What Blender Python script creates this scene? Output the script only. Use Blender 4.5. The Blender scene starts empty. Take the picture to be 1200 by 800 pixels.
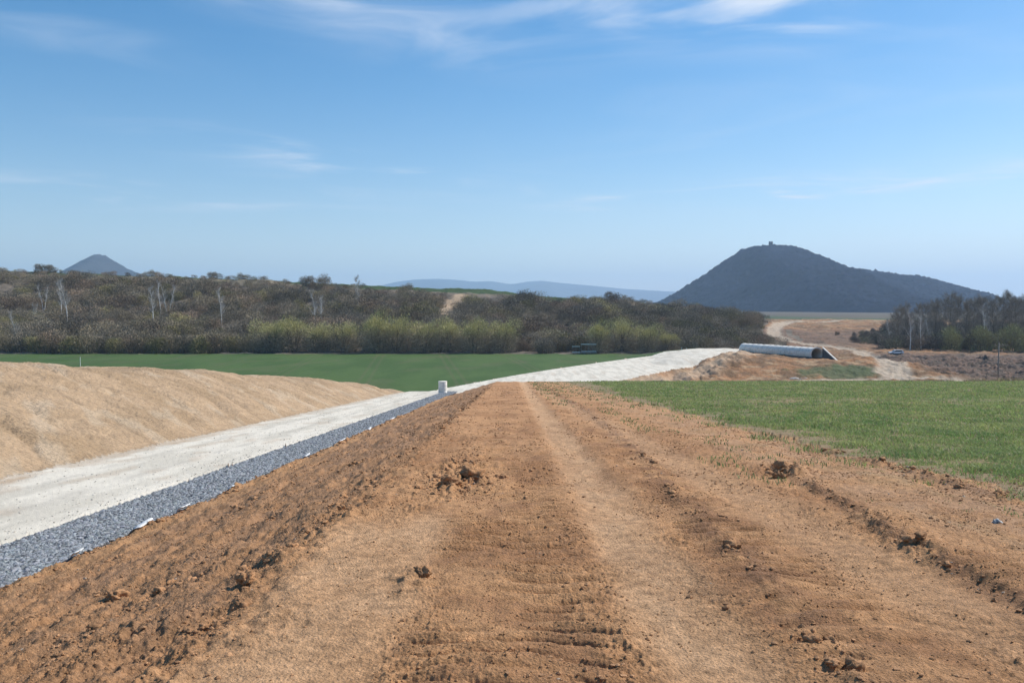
import bpy, math, random
import numpy as np
random.seed(7); RS=np.random.RandomState(11)
R=math.radians
scene=bpy.context.scene
COL=scene.collection
F=950.0; CAMZ=1.65; PITCH=math.atan(40/950)

# ------------------------------------------------------------------ noise
def _h(ix,iy,s):
    n=(ix.astype(np.int64)*374761393+iy.astype(np.int64)*668265263+s*1274126177)&0xffffffff
    n=((n^(n>>13))*1103515245)&0xffffffff
    n=((n^(n>>15))*2246822519)&0xffffffff
    return ((n^(n>>16))&0xffffff).astype(np.float32)/16777216.0
def noise(x,y,s=0):
    x=np.asarray(x,np.float64);y=np.asarray(y,np.float64)
    fx=np.floor(x);fy=np.floor(y);ix=fx.astype(np.int64);iy=fy.astype(np.int64)
    dx=(x-fx).astype(np.float32);dy=(y-fy).astype(np.float32)
    def g(ax,ay,ox,oy):
        a=_h(ax,ay,s)*6.2831853
        return np.cos(a)*ox+np.sin(a)*oy
    u=dx*dx*dx*(dx*(dx*6-15)+10);v=dy*dy*dy*(dy*(dy*6-15)+10)
    a=g(ix,iy,dx,dy);b=g(ix+1,iy,dx-1,dy);c=g(ix,iy+1,dx,dy-1);d=g(ix+1,iy+1,dx-1,dy-1)
    return (a+(b-a)*u+(c-a)*v+(a-b-c+d)*u*v)*1.5
def fbm(x,y,o=4,s=0,gain=.5):
    t=0;a=1;f=1
    for i in range(o):
        t=t+a*noise(x*f,y*f,s+i*17);a*=gain;f*=2.03
    return t
def ss(a,b,x):
    t=np.clip((x-a)/(b-a),0,1);return t*t*(3-2*t)
def bump(x,c,w): return np.exp(-((x-c)/w)**2)

# ------------------------------------------------------------------ terrain
PLAT=[(-15.8,116.5),(-13,121),(0,150),(9,167),(19.5,185),(30,202),(41,218),(50,224),(60,227),(62,217),(57,206),(44,182),(30,160),(21,144),(14,133),(4,126),(-8,119),(-8,112),(-15.8,112)]
def polydist(x,y,P):
    """signed distance, negative inside"""
    d=np.full(x.shape,1e9);ins=np.zeros(x.shape,bool)
    n=len(P)
    for i in range(n):
        ax,ay=P[i];bx,by=P[(i+1)%n]
        ex,ey=bx-ax,by-ay
        t=np.clip(((x-ax)*ex+(y-ay)*ey)/(ex*ex+ey*ey),0,1)
        d=np.minimum(d,np.hypot(x-ax-t*ex,y-ay-t*ey))
        c=((ay>y)!=(by>y))
        with np.errstate(divide='ignore',invalid='ignore'):
            xi=ax+(y-ay)*ex/(ey if ey!=0 else 1e-9)
        ins^=(c&(x<xi))
    return np.where(ins,-d,d)
def linedist(x,y,P):
    d=np.full(np.shape(x),1e9)
    for i in range(len(P)-1):
        ax,ay=P[i];bx,by=P[i+1];ex,ey=bx-ax,by-ay
        t=np.clip(((x-ax)*ex+(y-ay)*ey)/(ex*ex+ey*ey+1e-9),0,1)
        d=np.minimum(d,np.hypot(x-ax-t*ex,y-ay-t*ey))
    return d
RX=[-900,-400,-258,-160,-100,-40,0,40,66,100,128,200,400,900]
RZ=[26,24,20.5,16.5,14,11,9,5.5,3.5,-1.2,-4.8,-5.2,-5.5,-6]
def valley(x,y):
    rz=np.interp(x,RX,RZ)
    t=np.clip((y-250)/170,0,1); t=.55*t+.45*ss(0,1,t)
    lump=fbm(x/38,y/38,3,5)*2.2*ss(255,300,y)*(1-ss(410,430,y)*.8)
    h=-12.5+(rz+12.5)*t+lump*np.where(x>95,.45,1)
    far=-8.0
    h=h+(far-h)*ss(440,760,y)
    # bench that carries the culvert
    b=1-ss(0,26,np.maximum(0,polydist(x,y,BENCH)))
    bz=-9.75+.8*fbm(x/14,y/14,3,9)*(1-ss(0,1,b)*.6)
    h=h+np.maximum(0,(bz-h))*b
    # rubble ground at right
    rg=ss(60,95,x)*(1-ss(235,262,y))*ss(110,140,y)
    h=h+rg*(fbm(x/6,y/6,4,21)*1.0-.4)
    sd=linedist(x,y,ROUGH)
    return h
BENCH=[(44,186),(58,178),(75,176),(80,186),(76,205),(66,222),(52,224)]
ROUGH=[(0,0),(1,1)]
def base_h(x,y):
    x=np.asarray(x,np.float64);y=np.asarray(y,np.float64)
    V=valley(x,y)
    yy=np.maximum(y,-60)
    P=-.075*yy
    crest=-1.8+.12*noise(y/1.7,y*0,3)
    slope=np.clip((crest-x),0,8-1.8)*.302
    rel=-slope
    # gravel strip & road: level, the road a hand higher
    road_on=ss(-9.75,-10.0,x)if False else 1/(1+np.exp((x+9.9)*25))
    rel=rel+.10*road_on
    # bank on the left
    rise=.33*np.maximum(0,-15.8-x+.25*noise(y/5,x/9,31))
    bank=P-1.77+rise
    N=np.interp(y,[-60,45,61.6,77,100,121,140],[6.3,-1.55,-2.85,-4.65,-7.3,-10.7,-14])+.22*fbm(x/12,y/12,3,41)
    k=.35
    bankz=-np.log(np.exp(-bank/k-0*bank)+np.exp(-N/k)+1e-300)*k
    bankz=np.where(np.abs(bank-N)<8,bankz,np.minimum(bank,N))
    A=np.where(x<-15.2,bankz,P+rel)
    # far end of bund and field plateau
    edge=98+3*noise(x/12,x*0,51)
    fall=np.where(x>-8.3,.42*np.maximum(0,y-edge),.0)
    fall=np.maximum(fall,np.where((x<=-8.3)&(x>-16.5),.6*np.maximum(0,y-119),0))
    A=A-fall
    pd=polydist(x,y,PLAT)
    Q=-11.0-.45*np.maximum(0,pd)
    Q=np.where(y>100,Q,-99)
    # sandy heaps by the right edge of the platform
    heap=.9*ss(12,3,0*x+np.abs(linedist(x,y,[(20,140),(31,158),(46,180)])-4))*(.6+fbm(x/4,y/4,3,61))
    W=V+np.where((x>8)&(y>125)&(y<200)&(pd>0),np.maximum(0,heap)*1.0,0)*ss(0,2,pd)*(1-ss(8,12,pd))
    return np.maximum(np.maximum(A,W),Q)

def ray(u,v):
    cx=(u-600)/F;cy=-(v-400)/F
    cp,sp=math.cos(PITCH),math.sin(PITCH)
    return np.array([cx, cp+cy*sp, -sp+cy*cp])
def hit(u,v,t0=100,t1=900,n=2400):
    d=ray(u,v);t=np.linspace(t0,t1,n)
    x=d[0]*t;y=d[1]*t;z=CAMZ+d[2]*t
    b=np.nonzero(z<base_h(x,y))[0]
    i=b[0] if len(b) else n-1
    return float(x[i]),float(y[i])
def gz(x,y): return float(base_h(np.array([x],float),np.array([y],float))[0])

# paths on far ground, traced as ground positions
PATHS={}
def path(name,pts,**k): PATHS[name]=[hit(u,v,**k) for u,v in pts]
path('loop',[(1185,447),(1120,446),(1060,442),(1043,436),(1047,428),(1035,419),(1010,412),(975,406),(945,402),(922,399),(908,393),(907,386),(914,379),(925,376.5),(985,375.5)],t0=150)
path('spur',[(905,393),(898,401),(880,404),(850,409),(820,413)],t0=150)
path('low',[(1050,443),(1000,444.5),(940,446)],t0=150)
path('hillpath',[(521,372),(524,362),(532,352),(541,346)],t0=240)
path('rutA',[(1040,421),(1053,430),(1050,440)],t0=150)

# dirt ridges (x as a function of y)
def ridgeA(y): return np.interp(y,[3,5.8,7.5,9.5,12.6,14],[3.45,3.55,3.63,3.95,4.3,4.4])
def ridgeB(y): return np.interp(y,[8,11.3,14.4,18],[6.2,6.05,6.2,6.3])
def ridgeC(y): return np.interp(y,[3,5,7,10.5,16,30],[1.75,1.85,2.0,2.15,2.5,2.9])

def furrow(x,y):
    s=y+.055*(x+27)**2+3*noise(x/9,y/9,171)
    return -np.abs(np.sin(s*.75+1.2*noise(x/5,y/5,172)))**.5*ss(-.6,.15,noise(x/12,y/9,173))+.3
def masks(x,y):
    m={}
    wob=.12*noise(y/2.3,x*0,71)
    m['pale1']=np.exp(-((x-1.15-wob)/.38)**4)
    m['pale2']=np.exp(-((x-3.05-wob+.02*(y-8))/.42)**4)*.7
    m['pale0']=ss(-2.0,-1.6,x)*(1-ss(-.95,-.45,x+.12*noise(y,x,72)))*(1-ss(8.2,9.6,y+.6*noise(x*2,y,73)))
    m['rib']=ss(-.75,-.5,x+.15*noise(y*1.3,x,74))*(1-ss(.45,.8,x+.1*noise(y*2,x,75)))
    m['rib2']=np.maximum(ss(1.6,1.8,x+.1*noise(y*2,x,75))*(1-ss(2.45,2.7,x)),.7*ss(3.5,3.65,x)*(1-ss(4.1,4.4,x))*(y<7))
    m['shoulder']=ss(3.9,4.6,x)
    return m
def dirt_h(x,y,r):
    m=masks(x,y)
    h=.045*fbm(x/1.1,y/1.6,3,81)
    fine=fbm(x*5,y*5,3,91,.6)
    f2=fbm(x*19,y*19,2,95,.6)*(1-ss(9,22,r))
    rough=.35+.65*ss(-.2,.5,fbm(x/.8,y/1.4,2,101))
    smooth=np.clip(m['pale1']+m['pale2']*.8+m['pale0']*1.1,0,1)
    f3=np.clip(noise(x*13,y*13,97)-.12,0,1)*(1-ss(16,30,r))
    f4=np.clip(noise(x*33,y*33,98)-.1,0,1)*(1-ss(7,13,r))
    h+= (fine*.020+f2*.012+f3*.028+f4*.022)*rough*(1-.62*np.clip(m['rib']+m['rib2'],0,1))*(1-.72*smooth)+f4*.006
    ph=noise(x*1.2,y*.8,111)*.9
    rib=np.sin(2*math.pi*(y/.25+ph*.7+.9*noise(x*.5,y*.45,114)+.12*noise(x*5,y*5,115)))
    rm=np.clip(m['rib']+m['rib2'],0,1)*ss(-.55,.2,noise(x*1.3,y*.8,112)+.35*noise(x*4,y*3,116))
    grv=-np.exp(-((rib-1)/.5)**2)+.4*np.exp(-((rib+1)/.6)**2)
    h+=rm*grv*(.036+.034*noise(x*3,y*4,113))*(1-ss(30,42,r))
    h-=.045*m['pale1']+.03*m['pale2']
    for fn,w,a,s in((ridgeA,.09,.07,121),(ridgeB,.13,.08,122),(ridgeC,.16,.035,123)):
        c=fn(y)+.05*noise(y*1.5,y*0,s)
        br=ss(-.35,.2,noise(y*.9,y*0,s+5))
        rng=(ss(4.5,6,y)*(1-ss(12.6,13.2,y))) if fn is ridgeA else ((ss(9.3,10,y)*(1-ss(15.5,17,y))) if fn is ridgeB else 1)
        h+=bump(x,c,w)*a*br*rng*(1+.8*noise(x*9,y*9,s+9))
    # right of ridge A the ground is a little higher
    h+=.05*ss(0,.12,x-ridgeA(y))*(ss(4,6,y)*(1-ss(12,14,y)))
    # lumpy heap near the crest
    for cx,cy,w,a in((-.65,11.3,.45,.10),(-.9,13.2,.5,.07),(4.35,12.7,.35,.12),(-.75,6.2,.25,.04),(-1.5,5.0,.3,.03),(5.6,10.6,.3,.04)):
        h+=a*np.exp(-((x-cx)**2+((y-cy)*.6)**2)/w**2)*(.5+1.2*np.clip(fbm(x*4,y*4,3,131,.7),-.3,1))
    # crest windrow and side slope
    cr=bump(x,-1.95+.1*noise(y,y*0,135),.35)
    h+=cr*(.05*fbm(x*3,y*2,3,136,.7)+.01)
    sl=ss(-1.8,-2.2,x)if False else 1-ss(-2.3,-1.8,x)
    h+=sl*(.07*fbm(x*1.6,y*.35,3,141)+.035*fbm(x*4,y*2.2,4,142,.6)+.05*np.clip(fbm(x*2.5+y*.25,y*1.2,3,143),0,1))
    lip=np.exp(-((x+7.75)/.35)**2)
    h+=lip*(.06+.09*noise(y*1.2,x,145)+.05*fbm(x*4,y*4,3,146))
    return h

def build_terrain():
    th=np.concatenate([np.arange(-180,-60,4.),np.arange(-60,-36,.8),np.linspace(-36,36,1160),np.arange(36.8,60,.8),np.arange(60,180.1,4.)])
    th=np.radians(th)
    rows=[.6,1.0,1.5,2.0,2.5,3.0,3.4]
    r=3.5
    while r<130:
        r+=min(.82*r*r/1567,.36);rows.append(r)
    while r<262: r+=.62;rows.append(r)
    while r<455: r+=1.6;rows.append(r)
    while r<13200: r*=1.06;rows.append(r)
    rows=np.array(rows)
    T,Rr=np.meshgrid(th,rows)
    x=(np.sin(T)*Rr);y=(np.cos(T)*Rr)
    sh=x.shape
    X=x.ravel();Y=y.ravel();r=Rr.ravel()
    z=base_h(X,Y)
    n=len(X)
    # ---- region id
    reg=np.zeros(n,np.int32)          # 0 ground (bare soil of the far side)
    pd=polydist(X,Y,PLAT)
    edge=98+3*noise(X/12,X*0,51)
    gedge=6.35+.5*fbm(X/3,Y/1.3,3,151)-.3*ss(20,60,Y)+ss(14,9,Y)*0
    gravedge=-8+.16*fbm(Y/.9,Y*0+.3,3,153)
    onplat=(Y<edge+9)
    reg[(X>gedge)&(Y<edge+1.5)]=2
    reg[(X<=gedge)&(X>gravedge)&onplat]=1
    reg[(X<=gravedge)&(X>-9.9+.03*noise(Y,X,1))&(Y<119)]=3
    reg[(X<=-9.9)&(X>-15.8+.15*fbm(Y/1.2,X*0,3,155))&(Y<121)]=4
    bank=(X<=-15.8+.15*fbm(Y/1.2,X*0,3,155))&(Y<126)&(X>-31)
    reg[bank]=5
    field=(Y>edge+9)&(X<np.interp(Y,[118,150,185,218,227,240],[-12,2,22,43,60,66]))&(Y<246+2.5*noise(X/9,X*0,157))&(pd>0)&(reg==0)
    reg[field]=6
    reg[(X<=-31)&(Y<246)]=6
    reg[(pd<=.25*fbm(X/1.5,Y/1.5,2,158))&(Y>112)&~((X>-9.9)&(Y<119))]=4
    # hillside with scrub
    hs=(Y>=246+2.5*noise(X/9,X*0,157))&(Y<=1200)&(X<np.interp(Y,[246,262,300,400,420],[60,82,108,124,130])+3*noise(Y/12,X*0,159))
    hs&=linedist(X,Y,PATHS['loop'])>4.5
    reg[hs]=7
    reg[(Y>455)]=8                     # far plain
    # ---- detail heights
    m1=(reg==1)
    z[m1]+=dirt_h(X[m1],Y[m1],r[m1])
    m=(reg==2); z[m]+=.03*fbm(X[m]/.7,Y[m]/.7,3,161)+.02+.05*fbm(X[m]/9,Y[m]/9,2,162)
    m=(reg==3); z[m]+=.05*fbm(X[m]*4,Y[m]*4,2,163)+.02
    m=(reg==4); z[m]+=.012*fbm(X[m]*.9,Y[m]*.25,3,165)+.006*fbm(X[m]*7,Y[m]*7,2,166)*(1-ss(40,90,r[m]))
    m=(reg==5)
    xb,yb=X[m],Y[m]
    # bulldozed furrows running down the bank, bent toward the near end
    fur=furrow(xb,yb)
    tf=ss(0,1.6,-15.9-xb)
    z[m]+=tf*-.22*fur+tf*.07*fbm(xb/2.6,yb/2.6,5,174,.6)+tf*.05*np.clip(fbm(xb*1.1,yb*1.1,3,175,.6),-.2,1)
    m=(reg==0)
    xb,yb=X[m],Y[m]
    z[m]+=(.35*fbm(xb/7,yb/7,4,181,.55)+.16*fbm(xb*.7,yb*.7,3,182,.6))
    rub=ss(88,105,xb)*(1-ss(222,236,yb))
    z[m]+=rub*.55*np.clip(fbm(xb/1.3,yb/1.6,4,183,.7),-.1,1.2)
    m=(reg==7); z[m]+=.4*fbm(X[m]/6,Y[m]/6,3,185)
    for k,(w,dep) in {'loop':(3.2,.35),'spur':(2.2,.2)}.items():
        d=linedist(X,Y,PATHS[k]); z-=dep*(1-ss(w*.6,w,d))*(reg==0)
    # ---- colours (linear base colour; dirt ridges and bank grooves carry painted shade)
    C=np.zeros((n,3),np.float32)
    def mix(a,b,t): return a+(b-a)*np.asarray(t)[...,None]
    c=lambda *v: np.array(v,np.float32)
    big=fbm(X/2.1,Y/3.0,3,201);mid=fbm(X*1.7,Y*1.2,3,202,.6);fin=fbm(X*9,Y*9,2,203,.7)*(1-ss(14,30,r))
    ma=masks(X,Y)
    d=mix(c(.505,.268,.124),c(.375,.188,.083),ss(-.45,.6,big*.8+.7*mid))
    d=mix(d,c(.57,.35,.192),np.clip(ma['pale1']*.75+ma['pale2']*.6+ma['pale0']*.65,0,1)*(.65+.35*ss(-.5,.5,mid)))
    d=mix(d,c(.47,.275,.15),.7*ma['shoulder']*ss(-.7,.5,mid+.4*big))
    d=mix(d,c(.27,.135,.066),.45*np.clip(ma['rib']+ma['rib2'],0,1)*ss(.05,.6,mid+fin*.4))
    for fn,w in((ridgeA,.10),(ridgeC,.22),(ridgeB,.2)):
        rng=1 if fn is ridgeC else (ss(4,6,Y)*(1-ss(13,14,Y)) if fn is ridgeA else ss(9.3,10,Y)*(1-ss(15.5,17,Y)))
        d=mix(d,c(.17,.09,.052),.5*bump(X,fn(Y),w)*rng*ss(-.5,.3,mid))  # windrow shadow painted as a dark band along each ridge
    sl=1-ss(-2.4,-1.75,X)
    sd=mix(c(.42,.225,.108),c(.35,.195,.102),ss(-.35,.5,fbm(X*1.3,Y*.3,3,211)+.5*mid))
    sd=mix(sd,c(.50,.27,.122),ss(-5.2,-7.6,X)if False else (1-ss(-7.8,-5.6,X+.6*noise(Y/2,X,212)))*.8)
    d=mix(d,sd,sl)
    d=d*np.clip(1+.30*fin+.10*mid,.55,1.5)[:,None]
    # greenish flecks near the far end and beside the field
    gf=ss(.15,.5,fbm(X*1.2,Y*.5,3,221))*(ss(3.6,6.5,X)*.5+ss(30,60,Y)*ss(1.5,3,X)*.7)
    d=mix(d,c(.13,.15,.06),gf*.6)
    ln=np.abs(((X*.97+Y*.12)/18.)%1-.5)*18
    fl_l=np.exp(-((ln-.9)/.35)**2)
    grs=mix(c(.16,.16,.065),c(.25,.18,.09),ss(-.5,.5,fbm(X/3,Y/5,3,231)))
    edgep=1-ss(.0,1.8,X-gedge)
    grs=mix(grs,c(.26,.18,.10),np.clip(.25+.65*edgep+.3*mid,0,1)*.8)
    road=mix(c(.69,.625,.515),c(.56,.505,.41),ss(-.4,.6,fbm(X*.8,Y*.12,3,241)+.35*mid))*(1+.05*fin+.05*fbm(X*6,Y*.5,2,243))[:,None]
    trk=np.exp(-((np.abs(X+12.9+.2*noise(Y/9,X*0,244))-1.0)/.22)**2)*(Y<125)
    road=mix(road,c(.43,.385,.315),.6*trk*ss(-.5,.4,noise(X*2,Y*.4,245)))
    road=mix(road,c(.46,.34,.23),.6*(1-ss(.2,1.1,X+15.8+.8*fbm(Y/1.7,X,3,246)))*(Y<122)+.35*ss(.3,.6,fbm(X*.7,Y*.25,3,247)))
    bk=mix(c(.46,.315,.19),c(.385,.26,.15),ss(-.5,.6,fbm(X/4,Y/4,4,251)))
    bk=mix(bk,c(.55,.43,.30),.45*ss(.2,.7,fbm(X/2+Y/3,Y/5,3,252)))*(1+.10*fbm(X*1.5,Y*1.5,3,253,.6))[:,None]
    bk=mix(bk,c(.31,.215,.13),.75*ss(.02,.25,furrow(X,Y))*ss(-.4,.3,fbm(X/3,Y/3,2,254)))  # groove shade painted in: furrow bottoms get a darker colour
    fl=mix(c(.050,.096,.020),c(.068,.116,.028),ss(-.6,.6,fbm(X/14,Y/30,3,261)+.25*noise(X*.6,Y*.1,262)))
    fl=mix(fl,c(.12,.11,.055),.35*fl_l+.25*ss(.2,.6,fbm(X/10,Y/22,4,263)))
    org=mix(c(.31,.158,.072),c(.185,.108,.056),ss(-.45,.45,fbm(X/9,Y/9,4,271,.6)))
    org=mix(org,c(.40,.275,.16),.7*ss(.15,.6,fbm(X/5,Y/3,3,272)))
    brn=mix(c(.11,.075,.055),c(.165,.105,.075),ss(-.4,.5,fbm(X/5,Y/4,4,281,.6)))
    brn=mix(brn,c(.07,.06,.05),.8*ss(.25,.6,fbm(X/4,Y/4,4,282,.6)))
    mb=np.clip(ss(82,98,X+3*noise(Y/9,X,283))*(1-ss(235,262,Y))+.75*ss(256,290,Y)*(1-ss(330,365,Y+14*noise(X/15,Y/15,284))),0,1)
    so=mix(org,brn,mb)
    sand=polydist(X,Y,[(14,130),(50,182),(60,205),(66,222),(52,188),(30,150),(20,128)])
    so=mix(so,c(.50,.36,.24),.75*(1-ss(0,5,sand+2*noise(X/4,Y/4,285))))
    # green weed patches
    for (u,v,wx,wy) in((985,438,9,6),(1003,433,6,5)):
        px,py=GP[(u,v)]
        dd=np.hypot((X-px)/wx,(Y-py)/wy)+.4*fbm(X/3,Y/3,3,291)
        so=mix(so,c(.085,.105,.045),(1-ss(.6,1.1,dd))*.9)
    so=mix(so,c(.30,.22,.13),.5*ss(370,395,Y)*ss(-.3,.4,fbm(X/12,Y/5,3,292)))
    hl=mix(c(.13,.108,.08),c(.19,.15,.11),ss(-.4,.5,fbm(X/9,Y/9,3,301)))
    hl=mix(hl,c(.20,.165,.105),.7*ss(385,405,Y))
    hl=mix(hl,c(.045,.075,.024),ss(412,420,Y+3*noise(X/20,Y/5,303)+22*ss(-85,-70,X)*(1-ss(28,40,X))))
    hd=linedist(X,Y,PATHS['hillpath'])
    hl=mix(hl,c(.42,.30,.19),1-ss(2.5,4.5,hd+1.5*noise(X/3,Y/3,305)))
    pl=mix(c(.06,.105,.04),c(.16,.13,.08),ss(0,.4,fbm(X/300,Y/300,3,311)))
    pl=mix(pl,c(.05,.078,.026),(1-ss(900,1600,Y)))
    pl=mix(pl,c(.10,.08,.05),ss(250,330,X))
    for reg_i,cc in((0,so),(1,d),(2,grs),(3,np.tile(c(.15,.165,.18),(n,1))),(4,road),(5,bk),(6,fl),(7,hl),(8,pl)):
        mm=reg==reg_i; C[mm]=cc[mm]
    for k,w in(('loop',3.7),('spur',2.0),('low',1.8),('rutA',3.4)):
        dd=linedist(X,Y,PATHS[k])+.7*noise(X/2.5,Y/2.5,321)
        t=(1-ss(w*.55,w,dd))*(reg==0)
        C=mix(C,c(.45,.36,.265),t*.85)
        for off in(.35,.75):
            C=mix(C,c(.27,.19,.13),.45*np.exp(-((dd-off*w)/.35)**2)*(reg==0)*ss(-.3,.3,noise(X/4,Y/4,323)))
    C=np.clip(C,.01,.9)
    # ---- split faces by region
    nr,nc=sh
    idx=np.arange(n).reshape(sh)
    q=np.stack([idx[:-1,:-1],idx[:-1,1:],idx[1:,1:],idx[1:,:-1]],-1).reshape(-1,4)
    q=q[:,::-1]
    fr=reg[q[:,0]]
    names={0:'ground',1:'dirt_track',2:'grass_verge_ground',3:'gravel_bed',4:'road',5:'sand_bank',6:'crop_field',7:'hillside',8:'plain'}
    co=np.stack([X,Y,z],-1).astype(np.float32)
    # cap under the camera
    for k,nm in names.items():
        f=q[fr==k]
        used,inv=np.unique(f.ravel(),return_inverse=True)
        o=np_mesh(nm,co[used],inv.reshape(-1,4),MAT[nm],C[used],smooth=True)
        o['kind']='structure'
    return reg

def np_mesh(name,co,faces,mat,col=None,smooth=False,parent=None):
    me=bpy.data.meshes.new(name)
    faces=np.asarray(faces,np.int32);k=faces.shape[1];nf=len(faces)
    me.vertices.add(len(co));me.vertices.foreach_set('co',np.asarray(co,np.float32).ravel())
    me.loops.add(nf*k);me.loops.foreach_set('vertex_index',faces.ravel())
    me.polygons.add(nf);me.polygons.foreach_set('loop_start',np.arange(0,nf*k,k,dtype=np.int32))
    me.polygons.foreach_set('use_smooth',np.full(nf,smooth,bool))
    me.update(calc_edges=True)
    if col is not None:
        a=me.color_attributes.new('Col','FLOAT_COLOR','POINT')
        c4=np.ones((len(co),4),np.float32);c4[:,:3]=col
        a.data.foreach_set('color',c4.ravel())
    me.materials.append(mat)
    o=bpy.data.objects.new(name,me);COL.objects.link(o)
    if parent: o.parent=parent
    return o

# ------------------------------------------------------------------ materials
def new_mat(name,rough=.9):
    m=bpy.data.materials.new(name);m.use_nodes=True
    nt=m.node_tree;b=nt.nodes['Principled BSDF'];b.inputs['Roughness'].default_value=rough
    b.inputs['Specular IOR Level'].default_value=.25
    return m,nt,b
def col_mat(name,amp=.25,scale=8,bumpd=.0,bscale=20,rough=.95,detail=6,vor=0,spots=None):
    """vertex colour times fine object-space noise, with bump"""
    m,nt,b=new_mat(name,rough);L=nt.links.new;N=nt.nodes.new
    a=N('ShaderNodeAttribute');a.attribute_name='Col'
    tc=N('ShaderNodeTexCoord')
    nz=N('ShaderNodeTexNoise');nz.inputs['Scale'].default_value=scale;nz.inputs['Detail'].default_value=detail;nz.inputs['Roughness'].default_value=.7
    L(tc.outputs['Object'],nz.inputs['Vector'])
    mr=N('ShaderNodeMapRange');mr.inputs[1].default_value=.3;mr.inputs[2].default_value=.7;mr.inputs[3].default_value=1-amp;mr.inputs[4].default_value=1+amp
    L(nz.outputs[0],mr.inputs[0])
    mx=N('ShaderNodeVectorMath');mx.operation='SCALE'
    L(a.outputs['Color'],mx.inputs[0]);L(mr.outputs[0],mx.inputs['Scale'])
    out=mx.outputs[0]
    if spots:
        v=N('ShaderNodeTexVoronoi');v.inputs['Scale'].default_value=spots[0];L(tc.outputs['Object'],v.inputs['Vector'])
        r=N('ShaderNodeMapRange');r.inputs[1].default_value=spots[1];r.inputs[2].default_value=spots[1]*.5;r.inputs[3].default_value=0;r.inputs[4].default_value=spots[3]
        L(v.outputs['Distance'],r.inputs[0])
        mm=N('ShaderNodeMix');mm.data_type='RGBA';L(r.outputs[0],mm.inputs[0]);L(out,mm.inputs[6]);mm.inputs[7].default_value=(*spots[2],1)
        out=mm.outputs[2]
    L(out,b.inputs['Base Color'])
    if bumpd:
        n2=N('ShaderNodeTexNoise');n2.inputs['Scale'].default_value=bscale;n2.inputs['Detail'].default_value=5;n2.inputs['Roughness'].default_value=.75
        L(tc.outputs['Object'],n2.inputs['Vector'])
        v2=N('ShaderNodeTexVoronoi');v2.inputs['Scale'].default_value=bscale*1.1;L(tc.outputs['Object'],v2.inputs['Vector'])
        ad=N('ShaderNodeMath');ad.operation='MULTIPLY_ADD';ad.inputs[1].default_value=-.45;L(v2.outputs['Distance'],ad.inputs[0]);L(n2.outputs[0],ad.inputs[2])
        bp=N('ShaderNodeBump');bp.inputs['Strength'].default_value=1;bp.inputs['Distance'].default_value=bumpd
        L(ad.outputs[0],bp.inputs['Height']);L(bp.outputs[0],b.inputs['Normal'])
    return m
def translucent(m,k):
    nt=m.node_tree;b=nt.nodes['Principled BSDF'];o=[n for n in nt.nodes if n.type=='OUTPUT_MATERIAL'][0]
    t=nt.nodes.new('ShaderNodeBsdfTranslucent');mx=nt.nodes.new('ShaderNodeMixShader');mx.inputs[0].default_value=k
    nt.links.new(b.inputs['Base Color'].links[0].from_socket,t.inputs[0])
    nt.links.new(b.outputs[0],mx.inputs[1]);nt.links.new(t.outputs[0],mx.inputs[2]);nt.links.new(mx.outputs[0],o.inputs[0])
    return m
def flat_mat(name,col,amp=.15,scale=6,rough=.85,bumpd=0,metal=0,trans=0):
    m,nt,b=new_mat(name,rough);L=nt.links.new;N=nt.nodes.new
    tc=N('ShaderNodeTexCoord');nz=N('ShaderNodeTexNoise');nz.inputs['Scale'].default_value=scale;nz.inputs['Detail'].default_value=5
    L(tc.outputs['Object'],nz.inputs['Vector'])
    cr=N('ShaderNodeValToRGB')
    cr.color_ramp.elements[0].position=.3;cr.color_ramp.elements[1].position=.7
    cr.color_ramp.elements[0].color=(*[c*(1-amp) for c in col],1);cr.color_ramp.elements[1].color=(*[min(1,c*(1+amp)) for c in col],1)
    L(nz.outputs[0],cr.inputs[0]);L(cr.outputs[0],b.inputs['Base Color'])
    b.inputs['Metallic'].default_value=metal
    if bumpd:
        bp=N('ShaderNodeBump');bp.inputs['Distance'].default_value=bumpd;L(nz.outputs[0],bp.inputs['Height']);L(bp.outputs[0],b.inputs['Normal'])
    return m
MAT={}
MAT['dirt_track']=col_mat('dirt',.30,42,.024,48)
MAT['ground']=col_mat('excavated_soil',.25,.9,.15,1.6)
MAT['grass_verge_ground']=col_mat('field_soil',.3,6,.02,20)
MAT['gravel_bed']=col_mat('gravel_bed',.4,12,.03,14)
MAT['road']=col_mat('crushed_limestone',.13,16,.012,34,spots=(9,.16,(.40,.37,.32),.5))
MAT['sand_bank']=col_mat('sandy_soil',.2,2.6,.12,5)
MAT['crop_field']=col_mat('young_crop',.16,1.2,.05,3)
MAT['hillside']=col_mat('hillside_litter',.3,.6,.1,1)
MAT['plain']=col_mat('plain',.2,.02)
MAT['clod']=col_mat('soil_clod',.25,18,.01,40)
MAT['stone']=col_mat('grey_stone',.3,14,.01,30,rough=.85)
MAT['blade']=translucent(col_mat('grass_blade',.15,3,rough=.6),.4)
MAT['twig']=col_mat('twig_bark',.2,.4,rough=.9)
MAT['bark']=flat_mat('brown_bark',(.10,.08,.062),.3,3,.95)
MAT['birch_bark']=flat_mat('birch_bark',(.78,.75,.70),.25,1.3,.8)
MAT['concrete']=flat_mat('concrete',(.80,.745,.655),.16,1.6,.85,.02)
MAT['concrete_dark']=flat_mat('dark_shaded_concrete',(.15,.148,.145),.2,1.2,.9)  # dark tone puts the wing wall's shade into its colour
MAT['fabric']=flat_mat('white_geotextile',(.74,.73,.70),.08,5,.8,.03)
MAT['wood']=flat_mat('weathered_wood',(.30,.26,.215),.2,3,.9)
MAT['paint_white']=flat_mat('white_car_paint',(.78,.78,.78),.03,2,.3)
MAT['glass']=flat_mat('dark_car_glass',(.02,.022,.025),.1,2,.1)
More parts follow.
